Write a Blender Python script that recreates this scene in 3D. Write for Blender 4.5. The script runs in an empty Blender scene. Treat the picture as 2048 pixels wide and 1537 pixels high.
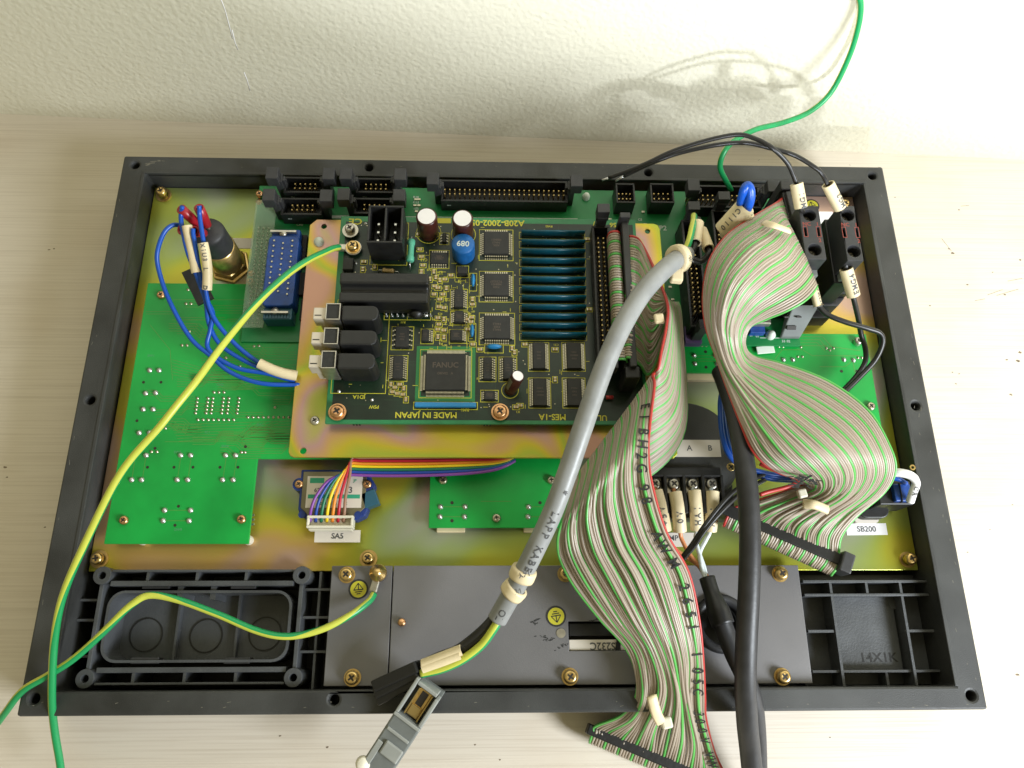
import bpy, math, random
from mathutils import Vector, Matrix
random.seed(7)
S = 0.001                                  # everything below is written in millimetres
scene = bpy.context.scene
COL = scene.collection

# ------------------------------------------------------------------ camera
CAM_LOC = Vector((-10.47, -115.12, 384.26))
CAM_ROT = (0.3438, -0.0309, -0.0049)
FPX = 1564.0
cam = bpy.data.cameras.new('Camera')
camo = bpy.data.objects.new('Camera', cam); COL.objects.link(camo)
camo.location = CAM_LOC * S
camo.rotation_euler = CAM_ROT
cam.sensor_fit = 'HORIZONTAL'; cam.sensor_width = 36.0
cam.lens = 36.0 * FPX / 2048.0
cam.clip_start = 0.01; cam.clip_end = 20
scene.camera = camo

# ------------------------------------------------------------------ world, lamps, exposure
world = bpy.data.worlds.new('World'); scene.world = world; world.use_nodes = True
bg = world.node_tree.nodes['Background']
bg.inputs[0].default_value = (1.0, 0.905, 0.53, 1); bg.inputs[1].default_value = 0.35

def lamp(name, kind, loc, target, energy, color, **kw):
    d = bpy.data.lights.new(name, kind); d.energy = energy; d.color = color
    for k, v in kw.items(): setattr(d, k, v)
    o = bpy.data.objects.new(name, d); COL.objects.link(o)
    o.location = Vector(loc) * S
    o.rotation_euler = (Vector(target) - Vector(loc)).to_track_quat('-Z', 'Y').to_euler()
    return o
# the window, in front and to the right
lamp('window_light', 'AREA', (600, -430, 440), (60, 0, 20), 11.5, (0.88, 0.94, 1.0), shape='RECTANGLE', size=0.26, size_y=0.30)
# low sun through the window, reaching the wall and whatever stands high
lamp('low_sun', 'SPOT', (-40, -1500, 640), (300, 167, 1150), 125.0, (0.84, 0.89, 1.0), spot_size=math.radians(73.8), spot_blend=0.03, shadow_soft_size=0.042)

scene.view_settings.view_transform = 'Standard'; scene.view_settings.look = 'None'
scene.view_settings.exposure = 0.0; scene.view_settings.gamma = 1.0
scene.view_settings.use_curve_mapping = False
scene.render.engine = 'CYCLES'
cy = scene.cycles; cy.max_bounces = 6; cy.diffuse_bounces = 3; cy.glossy_bounces = 3; cy.transmission_bounces = 2; cy.transparent_max_bounces = 4; cy.caustics_reflective = False; cy.caustics_refractive = False

# ------------------------------------------------------------------ survey helpers: a sight line cut with a known height
RM = Matrix.Rotation(CAM_ROT[2], 3, 'Z') @ Matrix.Rotation(CAM_ROT[1], 3, 'Y') @ Matrix.Rotation(CAM_ROT[0], 3, 'X')
def ray(px, py): return RM @ Vector(((px - 1024) / FPX, -(py - 768.5) / FPX, -1.0))
def P(px, py, z):
    d = ray(px, py); return CAM_LOC + d * ((z - CAM_LOC.z) / d.z)
def PY(px, py, y):
    d = ray(px, py); return CAM_LOC + d * ((y - CAM_LOC.y) / d.y)
def R(x0, y0, x1, y1, z):
    mx, my = (x0 + x1) / 2, (y0 + y1) / 2
    return P(x0, my, z).x, P(x1, my, z).x, P(mx, y1, z).y, P(mx, y0, z).y

# ------------------------------------------------------------------ materials
MATS = {}
def mat(name, col, rough=0.5, metal=0.0, var=0.0, vscale=120, bump=0.0, bscale=900, spec=0.5, coat=0.0, alpha=1.0, trans=0.0, col2=None):
    m = bpy.data.materials.new(name); m.use_nodes = True; MATS[name] = m
    nt = m.node_tree; b = nt.nodes['Principled BSDF']
    b.inputs['Base Color'].default_value = (*col, 1); b.inputs['Roughness'].default_value = rough
    b.inputs['Metallic'].default_value = metal; b.inputs['Specular IOR Level'].default_value = spec
    b.inputs['Coat Weight'].default_value = coat; b.inputs['Alpha'].default_value = alpha
    b.inputs['Transmission Weight'].default_value = trans
    tc = nt.nodes.new('ShaderNodeTexCoord')
    if var or col2:
        n = nt.nodes.new('ShaderNodeTexNoise'); n.inputs['Scale'].default_value = vscale; n.inputs['Detail'].default_value = 5
        nt.links.new(tc.outputs['Object'], n.inputs['Vector'])
        r = nt.nodes.new('ShaderNodeMix'); r.data_type = 'RGBA'
        a = tuple(c * (1 - var) for c in col); c2 = col2 if col2 else tuple(min(1, c * (1 + var)) for c in col)
        r.inputs[6].default_value = (*a, 1); r.inputs[7].default_value = (*c2, 1)
        mp = nt.nodes.new('ShaderNodeMapRange'); mp.inputs[1].default_value = 0.3; mp.inputs[2].default_value = 0.7
        nt.links.new(n.outputs['Fac'], mp.inputs[0]); nt.links.new(mp.outputs[0], r.inputs[0])
        nt.links.new(r.outputs[2], b.inputs['Base Color'])
        rr = nt.nodes.new('ShaderNodeMapRange'); rr.inputs[3].default_value = rough * 0.85; rr.inputs[4].default_value = min(1, rough * 1.2)
        nt.links.new(n.outputs['Fac'], rr.inputs[0]); nt.links.new(rr.outputs[0], b.inputs['Roughness'])
    if bump:
        n = nt.nodes.new('ShaderNodeTexNoise'); n.inputs['Scale'].default_value = bscale; n.inputs['Detail'].default_value = 3
        nt.links.new(tc.outputs['Object'], n.inputs['Vector'])
        bp = nt.nodes.new('ShaderNodeBump'); bp.inputs['Strength'].default_value = bump; bp.inputs['Distance'].default_value = 0.0006
        nt.links.new(n.outputs['Fac'], bp.inputs['Height']); nt.links.new(bp.outputs[0], b.inputs['Normal'])
    return m

mat('black_plastic', (0.037, 0.038, 0.037), 0.5, var=0.45, vscale=35, bump=0.22, bscale=2600)
mat('grey_black_rib', (0.066, 0.070, 0.075), 0.45, var=0.3, vscale=50, bump=0.2, bscale=1200)
mat('part_black', (0.012, 0.012, 0.012), 0.45, var=0.3, vscale=200)
mat('latch_black', (0.030, 0.030, 0.032), 0.5, var=0.2, vscale=300)
mat('chip', (0.020, 0.020, 0.019), 0.6, var=0.3, vscale=300, bump=0.15, bscale=3000)
mat('chip_mark', (0.085, 0.065, 0.05), 0.6)
mat('pcb_pad', (0.025, 0.20, 0.06), 0.4, metal=0.2)
mat('shrink', (0.010, 0.010, 0.010), 0.42, bump=0.25, bscale=300)
mat('cable_black', (0.022, 0.022, 0.024), 0.45, var=0.2, vscale=200, bump=0.1, bscale=600)
mat('wire_black', (0.014, 0.013, 0.012), 0.38)
mat('cable_grey', (0.25, 0.255, 0.25), 0.40, var=0.14, vscale=90, bump=0.3, bscale=180)
mat('cable_print', (0.06, 0.06, 0.06), 0.6)
mat('cover_grey', (0.17, 0.165, 0.17), 0.42, metal=0.25, var=0.16, vscale=14, bump=0.12, bscale=2500)
mat('pcb_green', (0.005, 0.33, 0.05), 0.33, var=0.25, vscale=28, spec=0.45)
mat('pcb_trace', (0.085, 0.26, 0.045), 0.35)
mat('pcb_edge', (0.06, 0.30, 0.12), 0.5)
mat('pcb_back', (0.008, 0.21, 0.055), 0.35, var=0.2, vscale=30)
mat('pcb_dark', (0.008, 0.022, 0.012), 0.32, var=0.5, vscale=70)
mat('pcb_rim', (0.02, 0.19, 0.07), 0.35, var=0.15)
mat('pcb_trace_dark', (0.014, 0.045, 0.018), 0.35)
mat('silk_yellow', (0.56, 0.52, 0.04), 0.6)
mat('silk_white', (0.55, 0.60, 0.55), 0.6)
mat('lead', (0.52, 0.48, 0.36), 0.32, metal=0.9)
mat('solder', (0.62, 0.62, 0.60), 0.28, metal=0.9)
mat('gold_pin', (0.50, 0.36, 0.14), 0.35, metal=0.8)
mat('brass', (0.72, 0.50, 0.20), 0.3, metal=0.95, var=0.2, vscale=400)
mat('copper_screw', (0.72, 0.40, 0.20), 0.3, metal=0.95, var=0.2, vscale=400)
mat('nickel', (0.55, 0.52, 0.46), 0.33, metal=0.9, var=0.15, vscale=300)
mat('steel_dark', (0.18, 0.16, 0.12), 0.4, metal=0.9)
mat('dark_recess', (0.02, 0.015, 0.01), 0.6)
mat('white_nickel', (0.62, 0.55, 0.46), 0.42, metal=0.35)
mat('cap_brown', (0.055, 0.014, 0.010), 0.3, var=0.3, vscale=300)
mat('cap_top', (0.78, 0.76, 0.78), 0.3, metal=0.4)
mat('blue_coil', (0.006, 0.10, 0.32), 0.45, var=0.2, vscale=300)
mat('blue_small', (0.02, 0.22, 0.50), 0.4)
mat('sip_blue', (0.005, 0.08, 0.125), 0.25, var=0.4, vscale=150)
mat('sip_green', (0.006, 0.085, 0.045), 0.32, var=0.4, vscale=150)
mat('teal', (0.10, 0.42, 0.27), 0.5)
mat('tan_res', (0.45, 0.32, 0.14), 0.5)
mat('connector_blue', (0.010, 0.055, 0.26), 0.4, var=0.2, vscale=300)
mat('connector_dull_blue', (0.02, 0.10, 0.16), 0.35)
mat('purple', (0.10, 0.06, 0.16), 0.6)
mat('wire_blue', (0.005, 0.075, 0.42), 0.35)
mat('wire_green', (0.010, 0.28, 0.085), 0.35)
mat('wire_yellow', (0.52, 0.55, 0.07), 0.38)
mat('wire_red', (0.38, 0.02, 0.02), 0.4)
mat('wire_white', (0.70, 0.76, 0.78), 0.4)
mat('wire_orange', (0.70, 0.28, 0.12), 0.4)
mat('crimp_red', (0.34, 0.012, 0.02), 0.35)
mat('sleeve', (0.72, 0.60, 0.38), 0.45, var=0.06, vscale=150)
mat('nylon', (0.68, 0.64, 0.52), 0.4)
mat('translucent_white', (0.70, 0.76, 0.68), 0.35)
mat('ink', (0.02, 0.02, 0.02), 0.6)
mat('label_white', (0.68, 0.62, 0.54), 0.55)
mat('label_bright', (0.80, 0.79, 0.80), 0.5)
mat('label_ink', (0.10, 0.10, 0.10), 0.6)
mat('green_print', (0.03, 0.34, 0.20), 0.6)
mat('switch_blue', (0.010, 0.035, 0.20), 0.4, var=0.2)
mat('switch_face', (0.22, 0.20, 0.13), 0.35, metal=0.7, var=0.15)
mat('red_print', (0.27, 0.05, 0.035), 0.6)
mat('warn_yellow', (0.50, 0.46, 0.03), 0.5)
mat('plug_grey', (0.16, 0.172, 0.165), 0.5, var=0.12, vscale=150)
mat('plug_light', (0.30, 0.31, 0.29), 0.5, var=0.1)
mat('rb_red', (0.46, 0.035, 0.028), 0.42)
mat('rb_green', (0.10, 0.42, 0.085), 0.34)
mat('rb_tan', (0.335, 0.272, 0.208), 0.36)
mat('rb_pale', (0.38, 0.32, 0.255), 0.36)
mat('clear_cover', (0.30, 0.42, 0.28), 0.15, alpha=0.35)
for n_, c_ in dict(violet=(0.20, 0.05, 0.30), blue=(0.01, 0.05, 0.30), green=(0.01, 0.15, 0.07), yellow=(0.80, 0.55, 0.01), orange=(0.75, 0.24, 0.02), red=(0.45, 0.01, 0.03), brown=(0.30, 0.16, 0.10)).items():
    mat('rain_' + n_, c_, 0.42)

def ramp_mat(name, stops, scale, detail, distortion, rough, metal, offset=(0, 0, 0), stretch=(1, 1, 1)):
    m = bpy.data.materials.new(name); m.use_nodes = True; MATS[name] = m
    nt = m.node_tree; b = nt.nodes['Principled BSDF']
    tc = nt.nodes.new('ShaderNodeTexCoord'); mp = nt.nodes.new('ShaderNodeMapping')
    mp.inputs['Location'].default_value = offset; mp.inputs['Scale'].default_value = stretch
    n = nt.nodes.new('ShaderNodeTexNoise'); n.inputs['Scale'].default_value = scale; n.inputs['Detail'].default_value = detail; n.inputs['Distortion'].default_value = distortion
    rp = nt.nodes.new('ShaderNodeValToRGB'); cr = rp.color_ramp
    while len(cr.elements) > 1: cr.elements.remove(cr.elements[-1])
    cr.elements[0].position = stops[0][0]; cr.elements[0].color = (*stops[0][1], 1)
    for p_, c_ in stops[1:]:
        e = cr.elements.new(p_); e.color = (*c_, 1)
    nt.links.new(tc.outputs['Object'], mp.inputs[0]); nt.links.new(mp.outputs[0], n.inputs['Vector'])
    nt.links.new(n.outputs['Fac'], rp.inputs[0]); nt.links.new(rp.outputs[0], b.inputs['Base Color'])
    b.inputs['Roughness'].default_value = rough; b.inputs['Metallic'].default_value = metal
    n2 = nt.nodes.new('ShaderNodeTexNoise'); n2.inputs['Scale'].default_value = 1800; bp = nt.nodes.new('ShaderNodeBump')
    bp.inputs['Strength'].default_value = 0.08; bp.inputs['Distance'].default_value = 0.0004
    nt.links.new(tc.outputs['Object'], n2.inputs['Vector']); nt.links.new(n2.outputs['Fac'], bp.inputs['Height']); nt.links.new(bp.outputs[0], b.inputs['Normal'])
    return m
# yellow-chromate zinc: interference colours that wander over the sheet
CHR = [(0.0, (0.50, 0.33, 0.26)), (0.09, (0.57, 0.37, 0.12)), (0.20, (0.55, 0.45, 0.05)), (0.36, (0.47, 0.47, 0.05)), (0.47, (0.37, 0.44, 0.09)), (0.57, (0.34, 0.42, 0.19)), (0.66, (0.38, 0.42, 0.31)), (0.75, (0.50, 0.38, 0.37)), (0.84, (0.55, 0.39, 0.14)), (0.92, (0.52, 0.47, 0.06)), (1.0, (0.36, 0.43, 0.12))]
CHR2 = [(0.0, (0.54, 0.30, 0.22)), (0.12, (0.58, 0.38, 0.08)), (0.24, (0.40, 0.47, 0.05)), (0.34, (0.57, 0.46, 0.04)), (0.45, (0.58, 0.35, 0.15)), (0.54, (0.52, 0.31, 0.29)), (0.64, (0.46, 0.42, 0.12)), (0.74, (0.36, 0.46, 0.05)), (0.86, (0.57, 0.44, 0.05)), (1.0, (0.54, 0.31, 0.22))]
def edge_mat(name, hx, hy, reach, amp, gain, base, scale, offset, stops=CHR):
    m = ramp_mat(name, stops, scale, 1.5, 0.9, 0.30, 0.6, offset=offset); nt = m.node_tree; L = nt.links.new
    tc = [n for n in nt.nodes if n.type == 'TEX_COORD'][0]; rp = [n for n in nt.nodes if n.type == 'VALTORGB'][0]
    nz = rp.inputs[0].links[0].from_node
    sp = nt.nodes.new('ShaderNodeSeparateXYZ'); L(tc.outputs['Object'], sp.inputs[0])
    def M(op, x, y=None, clamp=False):
        q = nt.nodes.new('ShaderNodeMath'); q.operation = op; q.use_clamp = clamp
        for k, v in enumerate((x, y)):
            if v is None: continue
            if isinstance(v, (int, float)): q.inputs[k].default_value = v
            else: L(v, q.inputs[k])
        return q.outputs[0]
    dx = M('SUBTRACT', hx * S, M('ABSOLUTE', sp.outputs[0])); dy = M('SUBTRACT', hy * S, M('ABSOLUTE', sp.outputs[1]))
    e = M('DIVIDE', M('MINIMUM', dx, dy), reach * S, True)
    f = M('ADD', M('ADD', M('MULTIPLY', e, gain), base), M('MULTIPLY', M('SUBTRACT', nz.outputs['Fac'], 0.5), amp), True)
    for l in list(rp.inputs[0].links): nt.links.remove(l)
    L(f, rp.inputs[0])
# interference tints of the passivation: run with the distance from the sheet's edge and wander
edge_mat('chromate', 187.2, 99.4, 40, 2.2, 0.40, 0.26, 11, (0.33, 0.15, 0.0))
edge_mat('chromate_warm', 87.8, 61.1, 24, 2.0, 0.34, 0.20, 15, (0.42, 0.21, 0.1), CHR2)

def table_mat():
    m = bpy.data.materials.new('table_wood'); m.use_nodes = True; MATS['table_wood'] = m
    nt = m.node_tree; b = nt.nodes['Principled BSDF']; L = nt.links.new
    tc = nt.nodes.new('ShaderNodeTexCoord')
    def noise(scale, stretch, detail, lo, hi):
        mp = nt.nodes.new('ShaderNodeMapping'); mp.inputs['Scale'].default_value = stretch; mp.inputs['Rotation'].default_value = (0, 0, math.radians(1.6))
        n = nt.nodes.new('ShaderNodeTexNoise'); n.inputs['Scale'].default_value = scale; n.inputs['Detail'].default_value = detail
        r = nt.nodes.new('ShaderNodeMapRange'); r.inputs[1].default_value = lo; r.inputs[2].default_value = hi
        L(tc.outputs['Object'], mp.inputs[0]); L(mp.outputs[0], n.inputs['Vector']); L(n.outputs['Fac'], r.inputs[0]); return r.outputs[0]
    grain = noise(300, (0.045, 3.2, 1), 5, 0.45, 0.80)
    streak = noise(60, (0.07, 3.0, 1), 4, 0.55, 0.85)
    blot = noise(14, (1, 1, 1), 4, 0.50, 0.80)
    def mix(f, a, c, fac):
        x = nt.nodes.new('ShaderNodeMix'); x.data_type = 'RGBA'
        mu = nt.nodes.new('ShaderNodeMath'); mu.operation = 'MULTIPLY'; mu.inputs[1].default_value = fac
        L(f, mu.inputs[0]); L(mu.outputs[0], x.inputs[0])
        if isinstance(a, tuple): x.inputs[6].default_value = (*a, 1)
        else: L(a, x.inputs[6])
        x.inputs[7].default_value = (*c, 1); return x.outputs[2]
    c = mix(grain, (0.74, 0.665, 0.56), (0.45, 0.37, 0.28), 0.42)
    c = mix(streak, c, (0.46, 0.38, 0.28), 0.2)
    c = mix(blot, c, (0.60, 0.47, 0.32), 0.4)
    L(c, b.inputs['Base Color']); b.inputs['Roughness'].default_value = 0.42
    bp = nt.nodes.new('ShaderNodeBump'); bp.inputs['Strength'].default_value = 0.15; bp.inputs['Distance'].default_value = 0.0003
    L(grain, bp.inputs['Height']); L(bp.outputs[0], b.inputs['Normal'])
table_mat()
def wall_mat():
    m = bpy.data.materials.new('plaster'); m.use_nodes = True; MATS['plaster'] = m
    nt = m.node_tree; b = nt.nodes['Principled BSDF']; L = nt.links.new
    tc = nt.nodes.new('ShaderNodeTexCoord')
    n = nt.nodes.new('ShaderNodeTexNoise'); n.inputs['Scale'].default_value = 480; n.inputs['Detail'].default_value = 4
    n2 = nt.nodes.new('ShaderNodeTexVoronoi'); n2.inputs['Scale'].default_value = 380; n2.feature = 'SMOOTH_F1'
    ad = nt.nodes.new('ShaderNodeMath'); ad.operation = 'ADD'
    for q in (n, n2): L(tc.outputs['Object'], q.inputs['Vector'])
    L(n.outputs['Fac'], ad.inputs[0]); L(n2.outputs['Distance'], ad.inputs[1])
    bp = nt.nodes.new('ShaderNodeBump'); bp.inputs['Strength'].default_value = 0.5; bp.inputs['Distance'].default_value = 0.0007
    L(ad.outputs[0], bp.inputs['Height']); L(bp.outputs[0], b.inputs['Normal'])
    n3 = nt.nodes.new('ShaderNodeTexNoise'); n3.inputs['Scale'].default_value = 10; n3.inputs['Detail'].default_value = 4
    mx = nt.nodes.new('ShaderNodeMix'); mx.data_type = 'RGBA'; mx.inputs[6].default_value = (0.63, 0.595, 0.46, 1); mx.inputs[7].default_value = (0.68, 0.65, 0.52, 1)
    L(tc.outputs['Object'], n3.inputs['Vector']); L(n3.outputs['Fac'], mx.inputs[0]); L(mx.outputs[2], b.inputs['Base Color'])
    b.inputs['Roughness'].default_value = 0.8
wall_mat()

# ------------------------------------------------------------------ mesh builder
ORG = {}
class MB:
    def __init__(self): self.v = []; self.f = []; self.m = []; self.s = []
    def add(self, v, f, mi=0, sm=False):
        o = len(self.v); self.v += [Vector(q) for q in v]
        for i, q in enumerate(f):
            self.f.append([o + k for k in q]); self.m.append(mi[i] if isinstance(mi, list) else mi); self.s.append(sm)
        return self
    def hexa(self, p, mi=0): return self.add(p, [(0, 3, 2, 1), (4, 5, 6, 7), (0, 1, 5, 4), (1, 2, 6, 5), (2, 3, 7, 6), (3, 0, 4, 7)], mi)
    def box(self, x0, x1, y0, y1, z0, z1, mi=0):
        if x0 > x1: x0, x1 = x1, x0
        if y0 > y1: y0, y1 = y1, y0
        return self.hexa([(x0, y0, z0), (x1, y0, z0), (x1, y1, z0), (x0, y1, z0), (x0, y0, z1), (x1, y0, z1), (x1, y1, z1), (x0, y1, z1)], mi)
    def obox(self, c, ax, ay, hx, hy, hz, mi=0, az=None):
        c = Vector(c); ax = Vector(ax).normalized(); ay = Vector(ay); ay = (ay - ax * ay.dot(ax)).normalized(); az = ax.cross(ay)
        return self.hexa([c + ax * (hx * a) + ay * (hy * b) + az * (hz * d) for d in (-1, 1) for a, b in ((-1, -1), (1, -1), (1, 1), (-1, 1))], mi)
    def lathe(self, c, prof, n=20, axis=(0, 0, 1), mi=0, sm=True, arc=None):
        c = Vector(c); az = Vector(axis).normalized(); ax = az.orthogonal().normalized(); ay = az.cross(ax)
        v = []; f = []
        for r, z in prof:
            for k in range(n):
                a = 2 * math.pi * k / n; v.append(c + az * z + (ax * math.cos(a) + ay * math.sin(a)) * max(r, 1e-4))
        for i in range(len(prof) - 1):
            for k in range(n): f.append((i * n + k, i * n + (k + 1) % n, (i + 1) * n + (k + 1) % n, (i + 1) * n + k))
        self.add(v, f, mi, sm)
        return self
    def cyl(self, c, r, h, n=20, axis=(0, 0, 1), mi=0, b=0.0, sm=False):
        return self.lathe(c, [(0, 0), (r, 0), (r, h - b), (r - b, h), (0, h)] if b else [(0, 0), (r, 0), (r, h), (0, h)], n, axis, mi, sm)
    def tube(self, pts, r, n=8, mi=0, caps=True, sm=True, up=None, flat=1.0, twist=None):
        pts = [Vector(p) for p in pts]; N = len(pts); v = []; f = []; mm = []
        t0 = (pts[1] - pts[0]).normalized(); nrm = (Vector(up) - t0 * Vector(up).dot(t0)).normalized() if up else t0.orthogonal().normalized()
        for i, p in enumerate(pts):
            t = (pts[min(i + 1, N - 1)] - pts[max(i - 1, 0)]).normalized()
            nrm = (nrm - t * nrm.dot(t)); nrm = nrm.normalized() if nrm.length > 1e-6 else t.orthogonal().normalized()
            bn = t.cross(nrm); rr = r(i / (N - 1)) if callable(r) else r
            for k in range(n):
                a = 2 * math.pi * k / n + (twist(i) if twist else 0); v.append(p + nrm * (math.cos(a) * rr * flat) + bn * (math.sin(a) * rr))
        for i in range(N - 1):
            for k in range(n):
                f.append((i * n + k, i * n + (k + 1) % n, (i + 1) * n + (k + 1) % n, (i + 1) * n + k)); mm.append(mi(i, k) if callable(mi) else mi)
        if caps:
            f.append(tuple(reversed(range(n)))); mm.append(mi(0, 0) if callable(mi) else mi)
            f.append(tuple(range((N - 1) * n, N * n))); mm.append(mi(N - 2, 0) if callable(mi) else mi)
        return self.add(v, f, mm, sm)
    def prism(self, poly, z0, z1, mi=0):
        n = len(poly); a = sum(poly[i][0] * poly[(i + 1) % n][1] - poly[(i + 1) % n][0] * poly[i][1] for i in range(n))
        if a < 0: poly = poly[::-1]
        v = [(x, y, z0) for x, y in poly] + [(x, y, z1) for x, y in poly]
        return self.add(v, [tuple(reversed(range(n))), tuple(range(n, 2 * n))] + [(i, (i + 1) % n, n + (i + 1) % n, n + i) for i in range(n)], mi)
    def ring(self, c, ro, ri, z0, z1, n=28, mi=0, axis=(0, 0, 1)):
        return self.lathe(c, [(ro, z0), (ro, z1), (ri, z1), (ri, z0), (ro, z0)], n, axis, mi, False)
    def frame(self, x0, x1, y0, y1, t, z0, z1, mi=0):
        self.box(x0, x1, y0, y0 + t, z0, z1, mi); self.box(x0, x1, y1 - t, y1, z0, z1, mi)
        self.box(x0, x0 + t, y0 + t, y1 - t, z0, z1, mi); return self.box(x1 - t, x1, y0 + t, y1 - t, z0, z1, mi)
    def build(self, name, mats, parent=None, bevel=0, seg=2, kind=None, label=None, org=None, cut=None):
        if not isinstance(mats, (list, tuple)): mats = [mats]
        if org is None:
            lo = [min(q[i] for q in self.v) for i in range(3)]; hi = [max(q[i] for q in self.v) for i in range(3)]
            org = Vector(((lo[0] + hi[0]) / 2, (lo[1] + hi[1]) / 2, lo[2]))
        org = Vector(org)
        me = bpy.data.meshes.new(name); me.from_pydata([(q - org) * S for q in self.v], [], self.f)
        for k in mats: me.materials.append(MATS[k])
        me.polygons.foreach_set('material_index', self.m); me.polygons.foreach_set('use_smooth', self.s); me.update()
        o = bpy.data.objects.new(name, me); COL.objects.link(o); ORG[o.name] = org
        if cut is not None:
            cm = bpy.data.meshes.new('cut'); cm.from_pydata([(q - org) * S for q in cut.v], [], cut.f)
            co = bpy.data.objects.new('cut', cm); COL.objects.link(co)
            md = o.modifiers.new('b', 'BOOLEAN'); md.object = co; md.operation = 'DIFFERENCE'; md.solver = 'EXACT'
            dg = bpy.context.evaluated_depsgraph_get(); nm = bpy.data.meshes.new_from_object(o.evaluated_get(dg))
            o.modifiers.clear(); o.data = nm; bpy.data.objects.remove(co)
        place(o, parent)
        if bevel:
            md = o.modifiers.new('bevel', 'BEVEL'); md.width = bevel * S; md.segments = seg; md.limit_method = 'ANGLE'; md.angle_limit = math.radians(40)
        if kind: o['kind'] = kind
        if label: o['label'] = label
        return o
def place(o, parent):
    if parent is not None:
        o.parent = parent; o.location = (ORG[o.name] - ORG[parent.name]) * S
    else: o.location = ORG[o.name] * S
def thing(name, label, cat, loc, group=None):
    o = bpy.data.objects.new(name, None); COL.objects.link(o); o.empty_display_size = 0.01
    ORG[o.name] = Vector(loc); o.location = Vector(loc) * S
    o['label'] = label; o['category'] = cat
    if group: o['group'] = group
    return o
def clone(src, parent, pos):
    c = bpy.data.objects.new(src.name.split('.')[0], src.data); COL.objects.link(c)
    for md in src.modifiers:
        if md.type == 'BEVEL':
            q = c.modifiers.new('bevel', 'BEVEL'); q.width = md.width; q.segments = md.segments; q.limit_method = 'ANGLE'; q.angle_limit = md.angle_limit
    ORG[c.name] = Vector(pos); place(c, parent); return c

def spline(pts, n=12):
    p = [Vector(q) for q in pts]; p = [p[0] * 2 - p[1]] + p + [p[-1] * 2 - p[-2]]; out = []
    for i in range(1, len(p) - 2):
        a, b, c, d = p[i - 1:i + 3]
        for k in range(n):
            t = k / n
            out.append(0.5 * ((2 * b) + (c - a) * t + (2 * a - 5 * b + 4 * c - d) * t * t + (3 * b - a - 3 * c + d) * t ** 3))
    out.append(p[-2]); return out
def SP(pp, n=12): return spline([P(*q) for q in pp], n)

GL = {}
def glyph(s):
    if s not in GL:
        cu = bpy.data.curves.new('t', 'FONT'); cu.body = s; cu.align_x = 'CENTER'; cu.align_y = 'CENTER'; cu.size = 1.0; cu.resolution_u = 3; cu.offset = 0.02
        o = bpy.data.objects.new('t', cu); COL.objects.link(o)
        dg = bpy.context.evaluated_depsgraph_get(); me = bpy.data.meshes.new_from_object(o.evaluated_get(dg))
        GL[s] = ([v.co.copy() for v in me.vertices], [tuple(q.vertices) for q in me.polygons])
        bpy.data.objects.remove(o); bpy.data.meshes.remove(me)
    return GL[s]
def put_text(mb, s, c, size, ux=(1, 0, 0), uy=(0, 1, 0), mi=0, sx=1.0, wrap=None):
    """wrap: radius of the sleeve the print lies on (bends the letters round the axis ux)"""
    v, f = glyph(s); c = Vector(c); ux = Vector(ux).normalized(); uy = Vector(uy).normalized(); un = ux.cross(uy)
    out = []
    for q in v:
        y = q.y * size
        if wrap: a = y / wrap; out.append(c + ux * (q.x * size * sx) + uy * (math.sin(a) * wrap) + un * ((math.cos(a) - 1) * wrap))
        else: out.append(c + ux * (q.x * size * sx) + uy * y)
    mb.add(out, f, mi)
def text(s, c, size, m, parent, ux=(1, 0, 0), uy=(0, 1, 0), sx=1.0, wrap=None, name='lettering'):
    mb = MB(); put_text(mb, s, c, size, ux, uy, 0, sx, wrap); return mb.build(name, m, parent)

def screw(parent, p, r=2.6, h=2.2, m='brass', washer=None, name='screw', spin=0.6, shaft=0):
    mb = MB(); p = Vector(p)
    if washer: mb.lathe(p, [(washer, 0), (washer, 0.55), (r * 0.9, 0.6)], 24, mi=0, sm=False); z0 = 0.6
    else: z0 = 0
    if shaft: mb.cyl(p, r * 0.62, shaft, 14); z0 += shaft
    mb.lathe(p + Vector((0, 0, z0)), [(r, 0), (r, h * 0.45), (r * 0.9, h * 0.8), (r * 0.62, h), (r * 0.45, h * 0.96), (0, h * 0.9)], 22, mi=0)
    for k in range(2):
        a = spin + k * math.pi / 2
        mb.obox(p + Vector((0, 0, z0 + h * 0.95)), (math.cos(a), math.sin(a), 0), (-math.sin(a), math.cos(a), 0), r * 0.52, r * 0.13, 0.12 + 0.02 * k, 1)
    return mb.build(name, [m, 'dark_recess'], parent)

def two_tone(i, k, n=12, tw=0.05, off=0): return 1 if (k + off + int(i * tw)) % n < 5 else 0
mat('scuff', (0.16, 0.15, 0.12), 0.8, var=0.4, vscale=900)
mat('table_speck', (0.20, 0.15, 0.10), 0.8, var=0.5, vscale=700)
# ================================================================== setting
wa = P(0, 228, 0); wb = P(2048, 320, 0); wd = (wb - wa).normalized(); wn = Vector((-wd.y, wd.x, 0))
WALL_A = math.atan2(wd.y, wd.x)
def wallpt(s, z, off=0.0): q = wa + wd * s - wn * off; return Vector((q.x, q.y, z))
t = MB(); far0 = wallpt(-700, 0); far1 = wallpt(1300, 0)
t.hexa([(-900, -620, -28), (900, -620, -28), (far1.x, far1.y, -28), (far0.x, far0.y, -28), (-900, -620, 0), (900, -620, 0), (far1.x, far1.y, 0), (far0.x, far0.y, 0)])
o = t.build('table', 'table_wood', org=(0, 0, 0)); o['kind'] = 'structure'; o['label'] = 'pale wood grain table top under the panel'
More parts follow.
